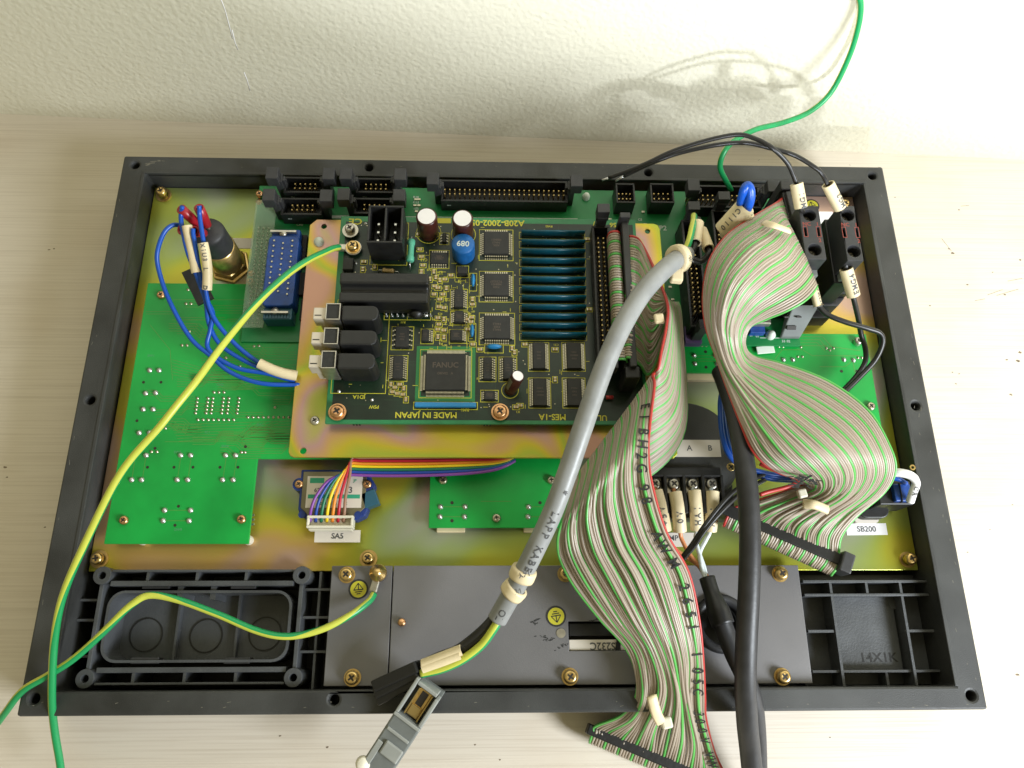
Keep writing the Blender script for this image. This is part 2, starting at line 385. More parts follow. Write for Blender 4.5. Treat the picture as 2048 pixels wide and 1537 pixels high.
# the wall with its faint crack
w = MB()
b0, b1 = wallpt(-700, -28), wallpt(1300, -28)
w.hexa([b0, b1, b1 + wn * 60, b0 + wn * 60] + [q + Vector((0, 0, 648)) for q in (b0, b1, b1 + wn * 60, b0 + wn * 60)])
wall = w.build('wall', 'plaster'); wall['kind'] = 'structure'; wall['label'] = 'cream rough plaster wall behind the table'
# a hairline of filler running down the plaster
def onwall(px, py, off=0.25):
    d = ray(px, py); tt = (wa - CAM_LOC).dot(wn) / d.dot(wn); return CAM_LOC + d * tt - wn * off
mb = MB()
for seg in ([(440, -6), (450, 20), (458, 50), (465, 78)], [(464, 60), (470, 85), (476, 100)], [(488, 145), (494, 160), (500, 182)]):
    mb.tube([onwall(*q, -0.12) for q in seg], 0.30, 6)
mb.build('plaster_crack', 'label_bright', wall)
# loose specks on the table
mb = MB()
for px, py, r in [(1905, 507, 1.5), (1898, 498, .9), (1918, 420, .8), (1935, 570, .8), (1985, 545, .7), (2010, 590, 1.0), (2040, 520, 1.1), (1912, 768, .7), (1905, 745, .6), (1918, 748, .6),
                  (2036, 722, 1.4), (2022, 790, 1.1), (2013, 720, .9), (2040, 705, 1.3), (1860, 612, .7), (2025, 1010, .6), (1935, 1105, .6), (1980, 1060, .5), (2035, 1350, 1.2),
                  (98, 500, 1.0), (108, 498, .7), (10, 935, 1.1), (14, 955, .9), (90, 1055, .7), (655, 1495, .8), (560, 1472, .7), (1000, 1520, .7), (950, 1490, .6), (1660, 1475, .5), (1790, 395, .6)]:
    p = P(px, py, 0.05)
    n = 9; a0 = random.random() * 6; r *= .85
    poly = [(p.x + math.cos(a0 + 6.283 * k / n) * r * random.uniform(.5, 1.2), p.y + math.sin(a0 + 6.283 * k / n) * r * random.uniform(.3, .8)) for k in range(n)]
    mb.prism(poly, 0.01, 0.06)
o = mb.build('crumbs', 'table_speck'); o['kind'] = 'stuff'; o['label'] = 'dark crumbs and specks on the table'; o['category'] = 'crumbs'
# pencil-like scuffs, brown ring stain
mb = MB()
for px, py, L, a in [(1893, 490, 9, -1.1), (2015, 585, 14, 0.3), (1990, 585, 10, 0.35), (1930, 412, 5, 0.1), (2030, 560, 9, 0.2), (1960, 600, 6, .2)]:
    p = P(px, py, 0.02); mb.obox(p, (math.cos(a), math.sin(a), 0), (-math.sin(a), math.cos(a), 0), L / 2, 0.12, 0.02)
o = mb.build('scratches', 'table_speck'); o['kind'] = 'stuff'; o['label'] = 'thin dark scratches on the table top'; o['category'] = 'scratches'

# ================================================================== panel housing
XI, YT, YB, HZ = 187.6, 123.6, -124.8, 36.0
house = thing('panel_housing', 'black plastic operator panel housing lying face down on the table', 'panel', (0, 0, 0))
fr = MB().box(-200, 200, -134.2, 134.2, 0.2, HZ)
cut = MB().box(-XI, XI, YB, YT, 9.0, 60)
for px, py in [(270, 330), (738, 335), (1297, 345), (1745, 352), (180, 800), (1832, 812), (68, 1398), (1943, 1392), (668, 1400)]:
    p = P(px, py, HZ); cut.cyl((p.x, p.y, 24), 2.1, 20, 16)
fr.build('frame', 'black_plastic', house, bevel=1.1, cut=cut)
mb = MB()                                             # raised inner lip of the rim
for (x0, x1, y0, y1) in [(-189.2, -187.5, YB, YT), (187.5, 189.2, YB, YT), (-189.2, 189.2, YT, YT + 1.6)]: mb.box(x0, x1, y0, y1, 34, 36.35)
mb.build('inner_lip', 'black_plastic', house, bevel=0.3)

# chromate base plate
pl = MB().box(-187.2, 187.2, -75.6, 123.2, 22.2, 24.0).build('base_plate', 'chromate', house, bevel=0.3)
for px, py, w_, sh in [(322, 383, 4.0, 4.0), (195, 1118, 4.0, 2.0), (1822, 1118, 3.6, 3.5), (736, 1117, 4.0, 2.0), (1690, 408, 3.6, 4)]:
    screw(house, P(px, py, 24 + sh) - Vector((0, 0, sh)), 2.7, 2.4, 'brass', washer=w_, shaft=sh * 0.6, spin=random.random())
lab = MB().obox(P(1733, 1059, 24.1), (1, 0.01, 0), (0, 1, 0), 9.6, 2.7, 0.1).build('label', 'label_bright', house)
text('SB200', P(1733, 1059, 24.25), 3.6, 'label_ink', lab)
lab = MB().obox(P(470, 487, 24.1), (1, 0, 0), (0, 1, 0), 9.5, 3.0, 0.1).build('label', 'label_white', house)
text('K7', P(455, 485, 24.25), 3.2, 'label_ink', lab)
lab = MB().obox(P(1355, 1080, 24.1), (1, 0, 0), (0, 1, 0), 8, 3.2, 0.1).build('label', 'label_white', house)
text('MP1', P(1351, 1077, 24.25), 3.4, 'label_ink', lab)

# scuffs on the rim
rs_ = random.Random(5); mb = MB()
for px, py, L_, w_, an in [(300, 327, 5, .5, .15), (312, 323, 6, .35, .1), (322, 322, 4, .3, -.1), (296, 330, 2.5, .6, .4)] + [(rs_.uniform(60, 1960), rs_.uniform(1402, 1416), rs_.uniform(.5, 1.6), .2, rs_.uniform(-.3, .3)) for _ in range(26)] + [(rs_.uniform(260, 1760), rs_.uniform(318, 338), rs_.uniform(.4, 1.6), .18, rs_.uniform(-.6, .6)) for _ in range(14)]:
    p = P(px, py, HZ + .02); mb.obox(p, (math.cos(an), math.sin(an), 0), (-math.sin(an), math.cos(an), 0), L_ / 2, w_ / 2, .015)
for k in range(30):
    yy = rs_.uniform(-125, 125); xx = 197.5 * rs_.choice((-1, 1, 1)) + rs_.uniform(-5, 1); mb.obox((max(-198, min(198, xx)), yy, HZ + .02), (rs_.uniform(-.3, .3), 1, 0), (1, 0, 0), rs_.uniform(.3, 1.2), .1, .015)
mb.build('scuff_marks', 'scuff', house, kind='stuff')

# ---- left compartment: bosses, rails, webs, box with three knock-outs
ZR = 30.5
bs = [P(203, 1152, ZR), P(603, 1150, ZR), P(170, 1357, ZR), P(586, 1357, ZR)]
bx0 = (bs[0].x + bs[2].x) / 2; bx1 = (bs[1].x + bs[3].x) / 2; by1 = (bs[0].y + bs[1].y) / 2; by0 = (bs[2].y + bs[3].y) / 2
for x in (bx0, bx1):
    for y in (by0, by1): MB().ring((x, y, 0), 3.9, 1.6, 9, ZR, 22).build('screw_boss', 'grey_black_rib', house, bevel=0.25)
mb = MB()
for y, s in ((by1, 1), (by0, -1)):
    mb.box(bx0 + 3.6, bx1 - 3.6, y + s * 1.6, y + s * 2.6, 9, ZR - 1)
    mb.box(bx0 + 3.6, bx1 - 3.6, y - s * 4.4, y - s * 2.2, 9, ZR - 1.2)
for x in (bx0, bx1):
    s = -1 if x == bx0 else 1
    mb.box(x - 0.9, x + 0.9, by0 + 3.6, by1 - 3.6, 9, ZR - 1.3)
mb.build('compartment_rail', 'grey_black_rib', house, bevel=0.25)
for k in range(3):
    for y, s in ((by1, 1), (by0, -1)):
        x = bx0 + (bx1 - bx0) * (k + 0.75 + 0.15) / 4.05
        MB().box(x - 0.6, x + 0.6, y - s * 2.2, y + s * 1.6, 9, ZR - 1.6).build('web', 'grey_black_rib', house)
# rounded box inside
def rrect(x0, x1, y0, y1, r, n=6):
    out = []
    for cx, cy, a0 in ((x1 - r, y1 - r, 0), (x0 + r, y1 - r, 90), (x0 + r, y0 + r, 180), (x1 - r, y0 + r, 270)):
        for k in range(n + 1): a = math.radians(a0 + 90 * k / n); out.append((cx + r * math.cos(a), cy + r * math.sin(a)))
    return out
ox0, ox1, oy0, oy1 = bx0 + 3.2, bx1 - 3.6, by0 + 6.2, by1 - 6.2
pa = rrect(ox0, ox1, oy0, oy1, 7); pb = rrect(ox0 + 1.1, ox1 - 1.1, oy0 + 1.1, oy1 - 1.1, 6)
n = len(pa); mb = MB()
mb.add([(x, y, z) for (x, y), z in [(q, 9) for q in pa] + [(q, 28) for q in pa] + [(q, 28) for q in pb] + [(q, 12) for q in pb]],
       [(a * n + i, a * n + (i + 1) % n, (a + 1) * n + (i + 1) % n, (a + 1) * n + i) for a in range(3) for i in range(n)] + [tuple(range(3 * n, 4 * n))])
mb.build('compartment_box', 'grey_black_rib', house)
w_ = (ox1 - ox0) / 3
for k in range(3):
    c = P((292, 412, 530)[k], (1270, 1272, 1268)[k], 12.2); MB().ring((c.x, c.y, 0), 7.4, 6.8, 12.0, 12.35, 36).build('knockout_ring', 'part_black', house)
for k in (1, 2): MB().box(ox0 + w_ * k - 0.5, ox0 + w_ * k + 0.5, oy0 + 1, oy1 - 1, 12, 15.5).build('divider', 'grey_black_rib', house)
for px0, px1, py in ((285, 340, 1172), (462, 512, 1172), (262, 318, 1322), (448, 500, 1322)):
    a = P(px0, py, 27); b = P(px1, py, 27); MB().box(a.x, b.x, a.y - 1.3, a.y + 1.3, 22, 27.5).build('clip_tab', 'latch_black', house, bevel=0.3)
for px in (362, 428): a = P(px, 1185, 26); MB().box(a.x - 1.2, a.x + 1.2, a.y - 3.2, a.y + 3, 12, 27).build('web', 'grey_black_rib', house)
for x0, x1, ys in ((-187.5, bx0 - 1, (1240, 1312, 1200)), (bx1 + 1, -79, (1236, 1305, 1180))):
    for py in ys:
        y = P(400, py, 26).y; MB().box(x0, x1, y - 0.5, y + 0.5, 9, 26).build('web', 'grey_black_rib', house)
for px in (137, 632): a = P(px, 1270, 26); MB().box(a.x - 0.5, a.x + 0.5, YB, -76, 9, 25.5).build('web', 'grey_black_rib', house)

# ---- right compartment: the rib grid
mb = None
for py, x0, x1, z in ((1163, 131, 187.4, 29), (1190, 131, 187.4, 29), (1343, 131, 187.4, 27)):
    y = P(1740, py, z).y
    MB().box(x0, x1, y - 0.55, y + 0.55, 9, z).build('rib', 'grey_black_rib', house, bevel=0.15)
y = P(1640, 1263, 28).y; xa = P(1668, 1260, 28).x; xb = P(1810, 1260, 28).x
MB().box(131, xa, y - 0.55, y + 0.55, 9, 28).build('rib', 'grey_black_rib', house)
MB().box(xb, 187.4, y - 0.55, y + 0.55, 9, 28).build('rib', 'grey_black_rib', house)
y1 = P(1740, 1163, 29).y; y2 = P(1740, 1190, 29).y; y3 = P(1740, 1343, 27).y
for px, ya, yb, z in ((1663, YB, y1, 28.6), (1735, y2, y1, 28.6), (1803, YB, y1, 28.6), (1748, YB, y3, 26), ):
    x = P(px, 1185, z).x; MB().box(x - 0.55, x + 0.55, ya, yb, 9, z).build('rib', 'grey_black_rib', house)
MB().box(xa + 0.6, xb - 0.6, y3 + 0.6, y2 - 0.6, 9, 22).build('raised_floor', 'grey_black_rib', house)
MB().cyl(P(1788, 1207, 22), 2.6, 0.15, 20).build('ejector_mark', 'grey_black_rib', house)
text('14X1K', P(1757, 1316, 22.08), 5.4, 'part_black', house, sx=1.1)

MB().box(130.5, 187.3, YB + .3, -77.2, 8.8, 18.5).build('compartment_floor', 'grey_black_rib', house)

# ---- grey cover plates between the compartments
cx0, cx1, cy0, cy1 = -78.8, 129.2, -123.6, -74.0
xs = P(781, 1250, 30).x
MB().box(cx0, xs - 0.25, cy0, cy1, 27.6, 30).build('cover_plate', 'cover_grey', house, bevel=0.25)
cut = MB(); sl = R(1137, 1243, 1262, 1302, 30); cut.box(sl[0], sl[1], sl[2], sl[3], 20, 40)
g = P(1442, 1248, 30); cut.cyl((g.x, g.y, 20), 10.2, 20, 32)
MB().box(xs + 0.25, cx1, cy0, cy1, 27.6, 30.2).build('cover_plate', 'cover_grey', house, bevel=0.25, cut=cut)
for px, py in ((692, 1149), (703, 1356), (1132, 1147), (1141, 1354), (1564, 1147), (1569, 1354)):
    screw(house, P(px, py, 33) - Vector((0, 0, 3)), 2.9, 2.6, 'brass', washer=3.6, shaft=0.8, spin=random.random())
p = P(803, 1245, 32); mb = MB().lathe((p.x, p.y, 30), [(1.7, 0), (1.7, 1.6), (1.2, 2.1), (0, 2.3)], 16); mb.build('stud', 'copper_screw', house)
# slot with its dark bay, connector and white marking strip
mb = MB().box(sl[0] - 1, sl[1] + 1, sl[2] - 1, sl[3] + 1, 19.5, 20); mb.build('slot_bay', 'part_black', house)
strip = MB().box(sl[0] + 0.3, sl[1] - 0.3, sl[2] + 0.2, sl[2] + 4.6, 24, 28.8).build('marking_strip', 'label_white', house, bevel=0.15)
text('RS232C', ((sl[0] + sl[1]) / 2 + 2.5, sl[2] + 2.0, 28.95), 4.4, 'label_ink', strip, ux=(-1, 0, 0), uy=(0, -1, 0), sx=0.95)
MB().box(sl[0] + 0.5, sl[1] - 1, sl[2] + 6.2, sl[3] - 0.6, 20.2, 27).build('slot_socket', 'part_black', house, bevel=0.4)
MB().obox(((sl[0] + sl[1]) / 2 + 8, sl[2] + 3, 29.3), (0.2, 1, 0), (1, 0, 0), 4.0, 0.9, 0.5).build('tie', 'shrink', house)
MB().cyl(P(1122, 1267, 30.2), 2.0, 0.25, 18).build('rivet', 'nickel', house)
# scuffed paint beside the slot
mb = MB()
for px, py, L, wd_, a in ((1065, 1245, 4.0, 1.0, -.4), (1075, 1240, 2.6, .5, .3), (1088, 1275, 6.5, 1.3, -.15), (1100, 1280, 5, .7, .1), (1125, 1292, 6, 1.4, .35), (1197, 1222, 2.4, 1.0, 1.2), (1192, 1240, 4.5, .6, .2)):
    for k in range(16):
        u_ = random.gauss(0, .28) * L; v_ = random.gauss(0, .3) * wd_; p = P(px, py, 30.22) + Vector((math.cos(a) * u_ - math.sin(a) * v_, math.sin(a) * u_ + math.cos(a) * v_, 0))
        q = [(p.x + math.cos(t_) * random.uniform(.15, .7), p.y + math.sin(t_) * random.uniform(.08, .35)) for t_ in (0.2, 1.3, 2.4, 3.5, 4.4, 5.4)]; mb.prism(q, 30.2, 30.23 + .002 * k)
mb.build('paint_scuffs', 'ink', house, kind='stuff')
# yellow earth stickers
def earth_sticker(px, py, z, r=4.3, turn=0.0):
    p = P(px, py, z); s = MB().cyl(p, r, 0.12, 28).build('earth_sticker', 'ink', house)
    MB().cyl(p + Vector((0, 0, 0.12)), r * 0.82, 0.06, 28).build('sticker_face', 'warn_yellow', s)
    mb = MB(); c = p + Vector((0, 0, 0.2)); ca, sa = math.cos(turn), math.sin(turn)
    def bar(x0, y0, x1, y1, w):
        q0 = Vector((x0 * ca - y0 * sa, x0 * sa + y0 * ca, 0)) * r; q1 = Vector((x1 * ca - y1 * sa, x1 * sa + y1 * ca, 0)) * r
        d = q1 - q0; mb.obox(c + (q0 + q1) / 2, d, (-d.y, d.x, 0), d.length / 2, w * r / 2, 0.02)
    bar(-.5, -.05, .5, -.05, .1); bar(-.36, -.25, .36, -.25, .1); bar(-.2, -.45, .2, -.45, .1); bar(0, -.05, 0, .6, .1); bar(0, .6, -.45, 0, .08); bar(0, .6, .45, 0, .08)
    mb.build('earth_symbol', 'ink', s)
earth_sticker(717, 1179, 30.05, 4.3, 0.1); earth_sticker(1112, 1233, 30.25, 4.4, 3.3); earth_sticker(1624, 412, 24.05, 4.0, 0.2)
# cable grommet in the cover
mb = MB(); mb.lathe((g.x, g.y, 30), [(9.6, -3), (11.8, -1), (12.6, 0.4), (12.4, 2.2), (11.0, 3.0), (9.2, 2.2), (8.4, 0.5), (8.4, -3)], 36); mb.build('grommet', 'cable_black', house)
MB().cyl((g.x, g.y, 20), 10, 0.5, 24).build('grommet_bay', 'grey_black_rib', house)
# ================================================================== circuit boards
def pads(parent, pts, z, r=1.05, each=True, m='solder'):
    first = None
    if each:
        for px, py in pts:
            p = P(px, py, z)
            if first is None: first = MB().lathe(p, [(r * 1.15, 0), (r, 0.3), (r * 0.6, 0.85), (0, 1.05)], 12).build('solder_joint', m, parent, org=p)
            else: clone(first, parent, p)
    else:
        mb = MB()
        for px, py in pts: mb.lathe(P(px, py, z), [(r * 1.2, 0), (r, 0.2), (r * 0.5, 0.5), (0, 0.6)], 8)
        mb.build('small_solder_joints', m, parent, kind='stuff')
def traces(parent, lines, z, w=0.28, m='pcb_trace'):
    mb = MB()
    for ln in lines:
        for a, b in zip(ln, ln[1:]):
            p, q = P(*a, z), P(*b, z); d = q - p
            mb.obox((p + q) / 2, d, (-d.y, d.x, 0), d.length / 2 + w * .4, w / 2, 0.015)
    return mb.build('traces', m, parent, kind='stuff')
def holes(parent, pts, z, r=0.8):
    mb = MB()
    for px, py in pts: mb.cyl(P(px, py, z), r, 0.04, 10)
    mb.build('drill_holes', 'dark_recess', parent, kind='stuff')

# ---- key board on the left
ZB = 31.0
lb = thing('key_circuit_board', 'large bright green circuit board under the yellow-green wire, left of the main board', 'circuit board', P(400, 830, 24))
pt = lambda x, y, z=ZB: (P(x, y, z).x, P(x, y, z).y)
xl = P(283, 568, ZB).x; xl2 = P(222, 1088, ZB).x; xL = (xl + xl2) / 2; yt = P(450, 568, ZB).y; yb = P(360, 1088, ZB).y; xn = P(506, 1000, ZB).x; yn = P(550, 918, ZB).y
MB().prism([(xL, yt), (-60, yt), (-60, yn), (xn, yn), (xn, yb), (xL, yb)], ZB - 1.6, ZB).build('board', 'pcb_green', lb, bevel=0.15)
big = [(299, 741), (318, 741), (291, 787), (311, 786), (286, 819), (306, 819), (278, 866), (299, 866), (271, 910), (292, 911), (263, 960), (283, 960), (361, 911), (381, 911), (354, 960), (375, 960), (451, 911), (471, 911), (445, 960), (466, 960), (329, 1021), (381, 1021), (326, 1042), (378, 1042)]
pads(lb, big, ZB, 1.15)
sm_ = [(303, 904), (314, 904), (364, 691), (374, 691), (369, 663), (379, 663), (508, 693), (518, 692), (420, 716), (452, 716)]
for c in range(6):
    for r_ in range(5): sm_.append((395 + [0, 21, 31, 52, 63, 83][c] - r_ * 1.0, 797 + r_ * 7.4))
sm_ += [(428 + 10 * k, 785) for k in range(3)] + [(396 + 10.2 * k, 840) for k in range(8)] + [(496 + 10.2 * k, 835) for k in range(9)] + [(372, 608), (382, 608), (376, 580), (386, 580), (480, 733), (550, 815), (331, 857), (490, 905), (483, 905)]
pads(lb, sm_, ZB, 0.62, each=False, m='lead')
holes(lb, [(287, 765), (322, 765), (274, 842), (257, 935), (295, 935), (348, 935), (386, 935), (440, 935), (476, 935), (310, 897), (491, 894), (357, 1013), (350, 1051)], ZB, 0.7)
tl = []
for k in range(7): tl.append([(340 + 3 * k, 850 + k * 5.5), (400, 848 + k * 5.5), (600, 842 + 6 * k)])
for k in range(6): tl.append([(345, 720 + 6 * k), (400, 735 + 5 * k), (600, 730 + 6 * k)])
for k in range(5): tl.append([(560 - 14 * k, 845), (500 - 8 * k, 870 + 3 * k)])
for x in (262, 283, 353, 374, 444, 465): tl.append([(x + 9, 912), (x + 2, 958)])
tl += [[(331, 1021), (380, 1021)], [(328, 1042), (377, 1042)], [(330, 884), (480, 884), (500, 897)], [(300, 650), (340, 700), (345, 760)], [(345, 600), (500, 600)], [(345, 640), (560, 640)]]
rt = random.Random(3)
for k in range(34):                                     # bundles of fine tracks
    x, y = rt.uniform(290, 560), rt.uniform(590, 900); n_ = rt.randint(2, 5); L1 = rt.uniform(15, 60); L2 = rt.uniform(20, 90); sg = rt.choice((-1, 1))
    for j in range(n_):
        ex = min(592, x + L1 + 12 + L2); tl.append([(x, y + 5 * j), (min(580, x + L1 - 2 * j), y + 5 * j), (min(585, x + L1 + 12 - 2 * j), y + 5 * j + 12 * sg), (ex, y + 5 * j + 12 * sg)])
traces(lb, tl, ZB + 0.01, .24)
lm = MB()
for px, py, s_ in ((302, 712, 'SW1'), (402, 690, 'LED3'), (355, 905, 'SW5'), (450, 893, 'SW6'), (356, 1060, 'SW9'), (440, 770, 'CN2'), (520, 850, 'RA1'), (415, 865, 'IC1')): put_text(lm, s_, P(px, py, ZB + .03), 1.7)
lm.build('silkscreen', 'pcb_edge', lb, kind='stuff')
for px, py in ((320, 588), (245, 1040), (481, 1038), (394, 757)): screw(lb, P(px, py, ZB + 2) - Vector((0, 0, 2)), 2.0, 1.8, 'copper_screw', spin=random.random())
for px in (505, 506): pass
mb = MB()
for k in range(3): mb.obox(P(503, 1032 + k * 9, 27.5), (1, .3, 0), (0, 1, 0), 1.4, 0.4, 0.5)
mb.build('pins', 'solder', lb, kind='stuff')
for x, y in ((-165, 40), (-165, -62), (-118, -62)): MB().cyl((x, y, 24), 2.2, 5.4, 12).build('standoff', 'nylon', lb)

# ---- right board under the ribbon, and the small board in front
rb = thing('switch_circuit_board', 'bright green circuit board below the right-hand ribbon cable', 'circuit board', P(1650, 760, 24))
x0 = P(1360, 690, 29.5).x; x1 = 0.5 * (P(1737, 668, 29.5).x + P(1765, 900, 29.5).x); y1_ = P(1650, 668, 29.5).y; ym = P(1400, 746, 29.5).y; xm = P(1560, 800, 29.5).x; y0_ = P(1700, 935, 29.5).y
MB().prism([(x0, y1_), (x1, y1_), (x1, y0_), (xm, y0_), (xm, ym), (x0, ym)], 28, 29.5).build('board', 'pcb_green', rb, bevel=0.15)
pads(rb, [(1388, 711), (1390, 728), (1567, 720), (1586, 720), (1688, 720), (1707, 721), (1700, 770), (1430, 712), (1434, 729)], 29.5, 1.1)
pads(rb, [(1404, 692), (1412, 692), (1428, 692), (1558, 694), (1566, 694), (1596, 714), (1605, 714), (1602, 695), (1716, 716), (1724, 716), (1660, 701), (1653, 697), (1667, 697)], 29.5, 0.6, each=False, m='lead')
traces(rb, [[(1600, 680), (1640, 680), (1655, 700)], [(1600, 686), (1634, 686), (1650, 702)], [(1600, 674), (1645, 674), (1665, 695)], [(1560, 700), (1605, 700), (1625, 712), (1720, 712)], [(1550, 718), (1565, 700)], [(1640, 734), (1690, 734), (1705, 722)], [(1706, 724), (1711, 750)],
            [(1385, 712), (1430, 712)], [(1385, 718), (1430, 718)], [(1385, 723), (1430, 723)], [(1600, 692), (1650, 692), (1720, 702)]], 29.52)
holes(rb, [(1411, 704), (1412, 735), (1683, 743), (1714, 743)], 29.5, 0.8)
screw(rb, P(1743, 812, 31) - Vector((0, 0, 1.5)), 2.1, 1.8, 'lead'); screw(rb, P(1716, 683, 31) - Vector((0, 0, 1.5)), 2.1, 3.0, 'nickel')
a = R(1373, 744, 1432, 761, 27); MB().box(a[0], a[1], a[2], a[3], 24, 27.5).build('key_switch', 'sleeve', rb, bevel=0.4)
MB().cyl((150, 20, 24), 2.2, 4, 12).build('standoff', 'nylon', rb); MB().cyl((160, -10, 24), 2.2, 4, 12).build('standoff', 'nylon', rb)

sb = thing('small_circuit_board', 'small green circuit board between the rainbow cable and the grey cable', 'circuit board', P(990, 990, 24))
x0 = 0.5 * (P(857, 1050, 29.5).x + P(860, 975, 29.5).x); x1 = P(1121, 940, 29.5).x; y1_ = P(1000, 895, 29.5).y; y0_ = P(980, 1056, 29.5).y
MB().box(x0, x1, y0_, y1_, 28, 29.5).build('board', 'pcb_green', sb, bevel=0.15)
pads(sb, [(881, 1014), (930, 1014), (880, 1034), (929, 1034), (1057, 1014), (1056, 1034), (1104, 1014), (1104, 1034)], 29.5, 1.15)
holes(sb, [(904, 1006), (904, 1042), (1080, 1006), (1081, 1042)], 29.5, 0.8)
traces(sb, [[(883, 1014), (928, 1014)], [(883, 1034), (928, 1034)], [(1060, 1014), (1100, 1014)], [(1060, 1034), (1100, 1034)], [(962, 1003), (1022, 1003)]], 29.52)
for px, py in ((886, 960), (1103, 960), (993, 1036)): screw(sb, P(px, py, 31) - Vector((0, 0, 1.5)), 2.0, 2.0, 'lead', spin=random.random())
for px0, px1 in ((873, 930), (1047, 1104)):
    a = R(px0, 1056, px1, 1065, 26.5); MB().box(a[0], a[1], a[2], a[3] + 3, 24, 27).build('key_switch', 'sleeve', sb, bevel=0.4)
for x in (-25, 25): MB().cyl((x, -45, 24), 2, 4, 12).build('standoff', 'nylon', sb)

# ---- interface board along the back
ZI = 32.0
ib = thing('interface_circuit_board', 'long green circuit board full of black headers along the back rim', 'circuit board', P(1000, 400, 24))
x0 = 0.5 * (P(512, 378, ZI).x + P(492, 655, ZI).x); x1 = P(1597, 660, ZI).x; y1_ = P(900, 377, ZI).y; y0_ = P(1560, 692, ZI).y
MB().box(x0, x1, y0_, y1_, ZI - 1.6, ZI).build('board', 'pcb_back', ib, bevel=0.15)
for x, y in ((-120, 100), (-125, 40), (60, 110), (120, 110), (100, 35), (0, 110)): MB().cyl((x, y, 24), 2.2, 6.4, 12).build('standoff', 'nylon', ib)
def mm(px0, py0, px1, py1, z): return R(px0, py0, px1, py1, z)

def latch_header(parent, x0, x1, y0, y1, z0, z1, cols, horizontal=True, rows=2, latch=9.0, latches=True, name='header'):
    """pin header with an open trough, contact pins and an ejector latch at each end"""
    h = MB(); t_ = 1.1
    h.frame(x0, x1, y0, y1, t_, z0, z1); h.box(x0 + t_, x1 - t_, y0 + t_, y1 - t_, z0, z0 + 2.0)
    hd = h.build(name, 'part_black', parent, bevel=0.2)
    cx, cy = (x0 + x1) / 2, (y0 + y1) / 2; pins = MB()
    for i in range(cols):
        for j in range(rows):
            a = (i - (cols - 1) / 2) * 2.54; b = (j - (rows - 1) / 2) * 2.54
            X, Y = (cx + a, cy + b) if horizontal else (cx + b, cy + a)
            pins.box(X - .3, X + .3, Y - .3, Y + .3, z0 + 2, z1 - 1.2)
    pins.build('pins', 'gold_pin', hd, kind='stuff')
    if latches:
        for s in (-1, 1):
            l = MB()
            if horizontal:
                e = x1 if s > 0 else x0
                l.box(e - (.4 if s > 0 else -.4), e + s * 3.2, cy - 2.6, cy + 2.6, z0, z1 + latch * .55)
                l.obox((e + s * 3.6, cy, z1 + latch * .62), (1, 0, 0), (0, 1, 0), 3.0, 3.4, latch * .30)
                l.box(e - s * 1.6, e + s * .8, cy - 1.4, cy + 1.4, z1 - 1, z1 + latch * .5)
            else:
                e = y1 if s > 0 else y0
                l.box(cx - 2.4, cx + 2.4, e - (.4 if s > 0 else -.4), e + s * 3.0, z0, z1 + latch * .55)
                l.obox((cx, e + s * 2.4, z1 + latch * .62), (1, 0, 0), (0, 1, 0), 2.9, 2.4, latch * .30)
            l.build('latch', 'latch_black', hd, bevel=0.3)
    return hd
ZH = 41.0
a = mm(566, 352, 648, 382, ZH); 
for (q0, q1, q2, q3, n_) in ((568, 354, 650, 386, 5), (562, 396, 645, 430, 5), (712, 356, 790, 386, 5), (708, 396, 788, 428, 5), (882, 361, 1135, 404, 25), (1392, 371, 1520, 416, 17)):
    a = mm(q0, q1, q2, q3, ZH); hd = latch_header(ib, *a, ZI, ZH, n_, latch=11)
    if n_ in (25, 5):
        cx = (a[0] + a[1]) / 2
        put = MB(); put_text(put, 'RU', (a[0] + 4, a[2] - 0.03, ZI + 5), 1.5, (1, 0, 0), (0, 0, 1)); put.build('moulded_mark', 'silk_white', hd)
# two small box connectors
for q in ((1232, 367, 1270, 406), (1301, 367, 1348, 406)):
    a = mm(*q, 43); h = MB(); h.frame(*a, 0.9, ZI, 43); h.box(a[0] + .9, a[1] - .9, a[2] + .9, a[3] - .9, ZI, ZI + 3)
    hd = h.build('box_connector', 'part_black', ib, bevel=0.25); pn = MB(); n_ = 4
    for i in range(n_):
        for j in range(2):
            X = a[0] + (a[1] - a[0]) * (i + 1) / (n_ + 1); Y = (a[2] + a[3]) / 2 + (j - .5) * 3; pn.box(X - .3, X + .3, Y - .3, Y + .3, ZI + 3, 40)
    pn.build('pins', 'gold_pin', hd, kind='stuff')
# upright headers between the two ribbons
for q in ((1372, 440, 1408, 655), (1432, 420, 1466, 600)):
    a = mm(*q, 46); hd = latch_header(ib, a[0], a[1], a[2], a[3], ZI, 46, 17 if q[0] < 1400 else 14, horizontal=False, latch=10)
a = mm(1369, 655, 1402, 688, 36); MB().box(a[0], a[1], a[2], a[3], ZI, 37).build('label', 'purple', ib, bevel=0.2)
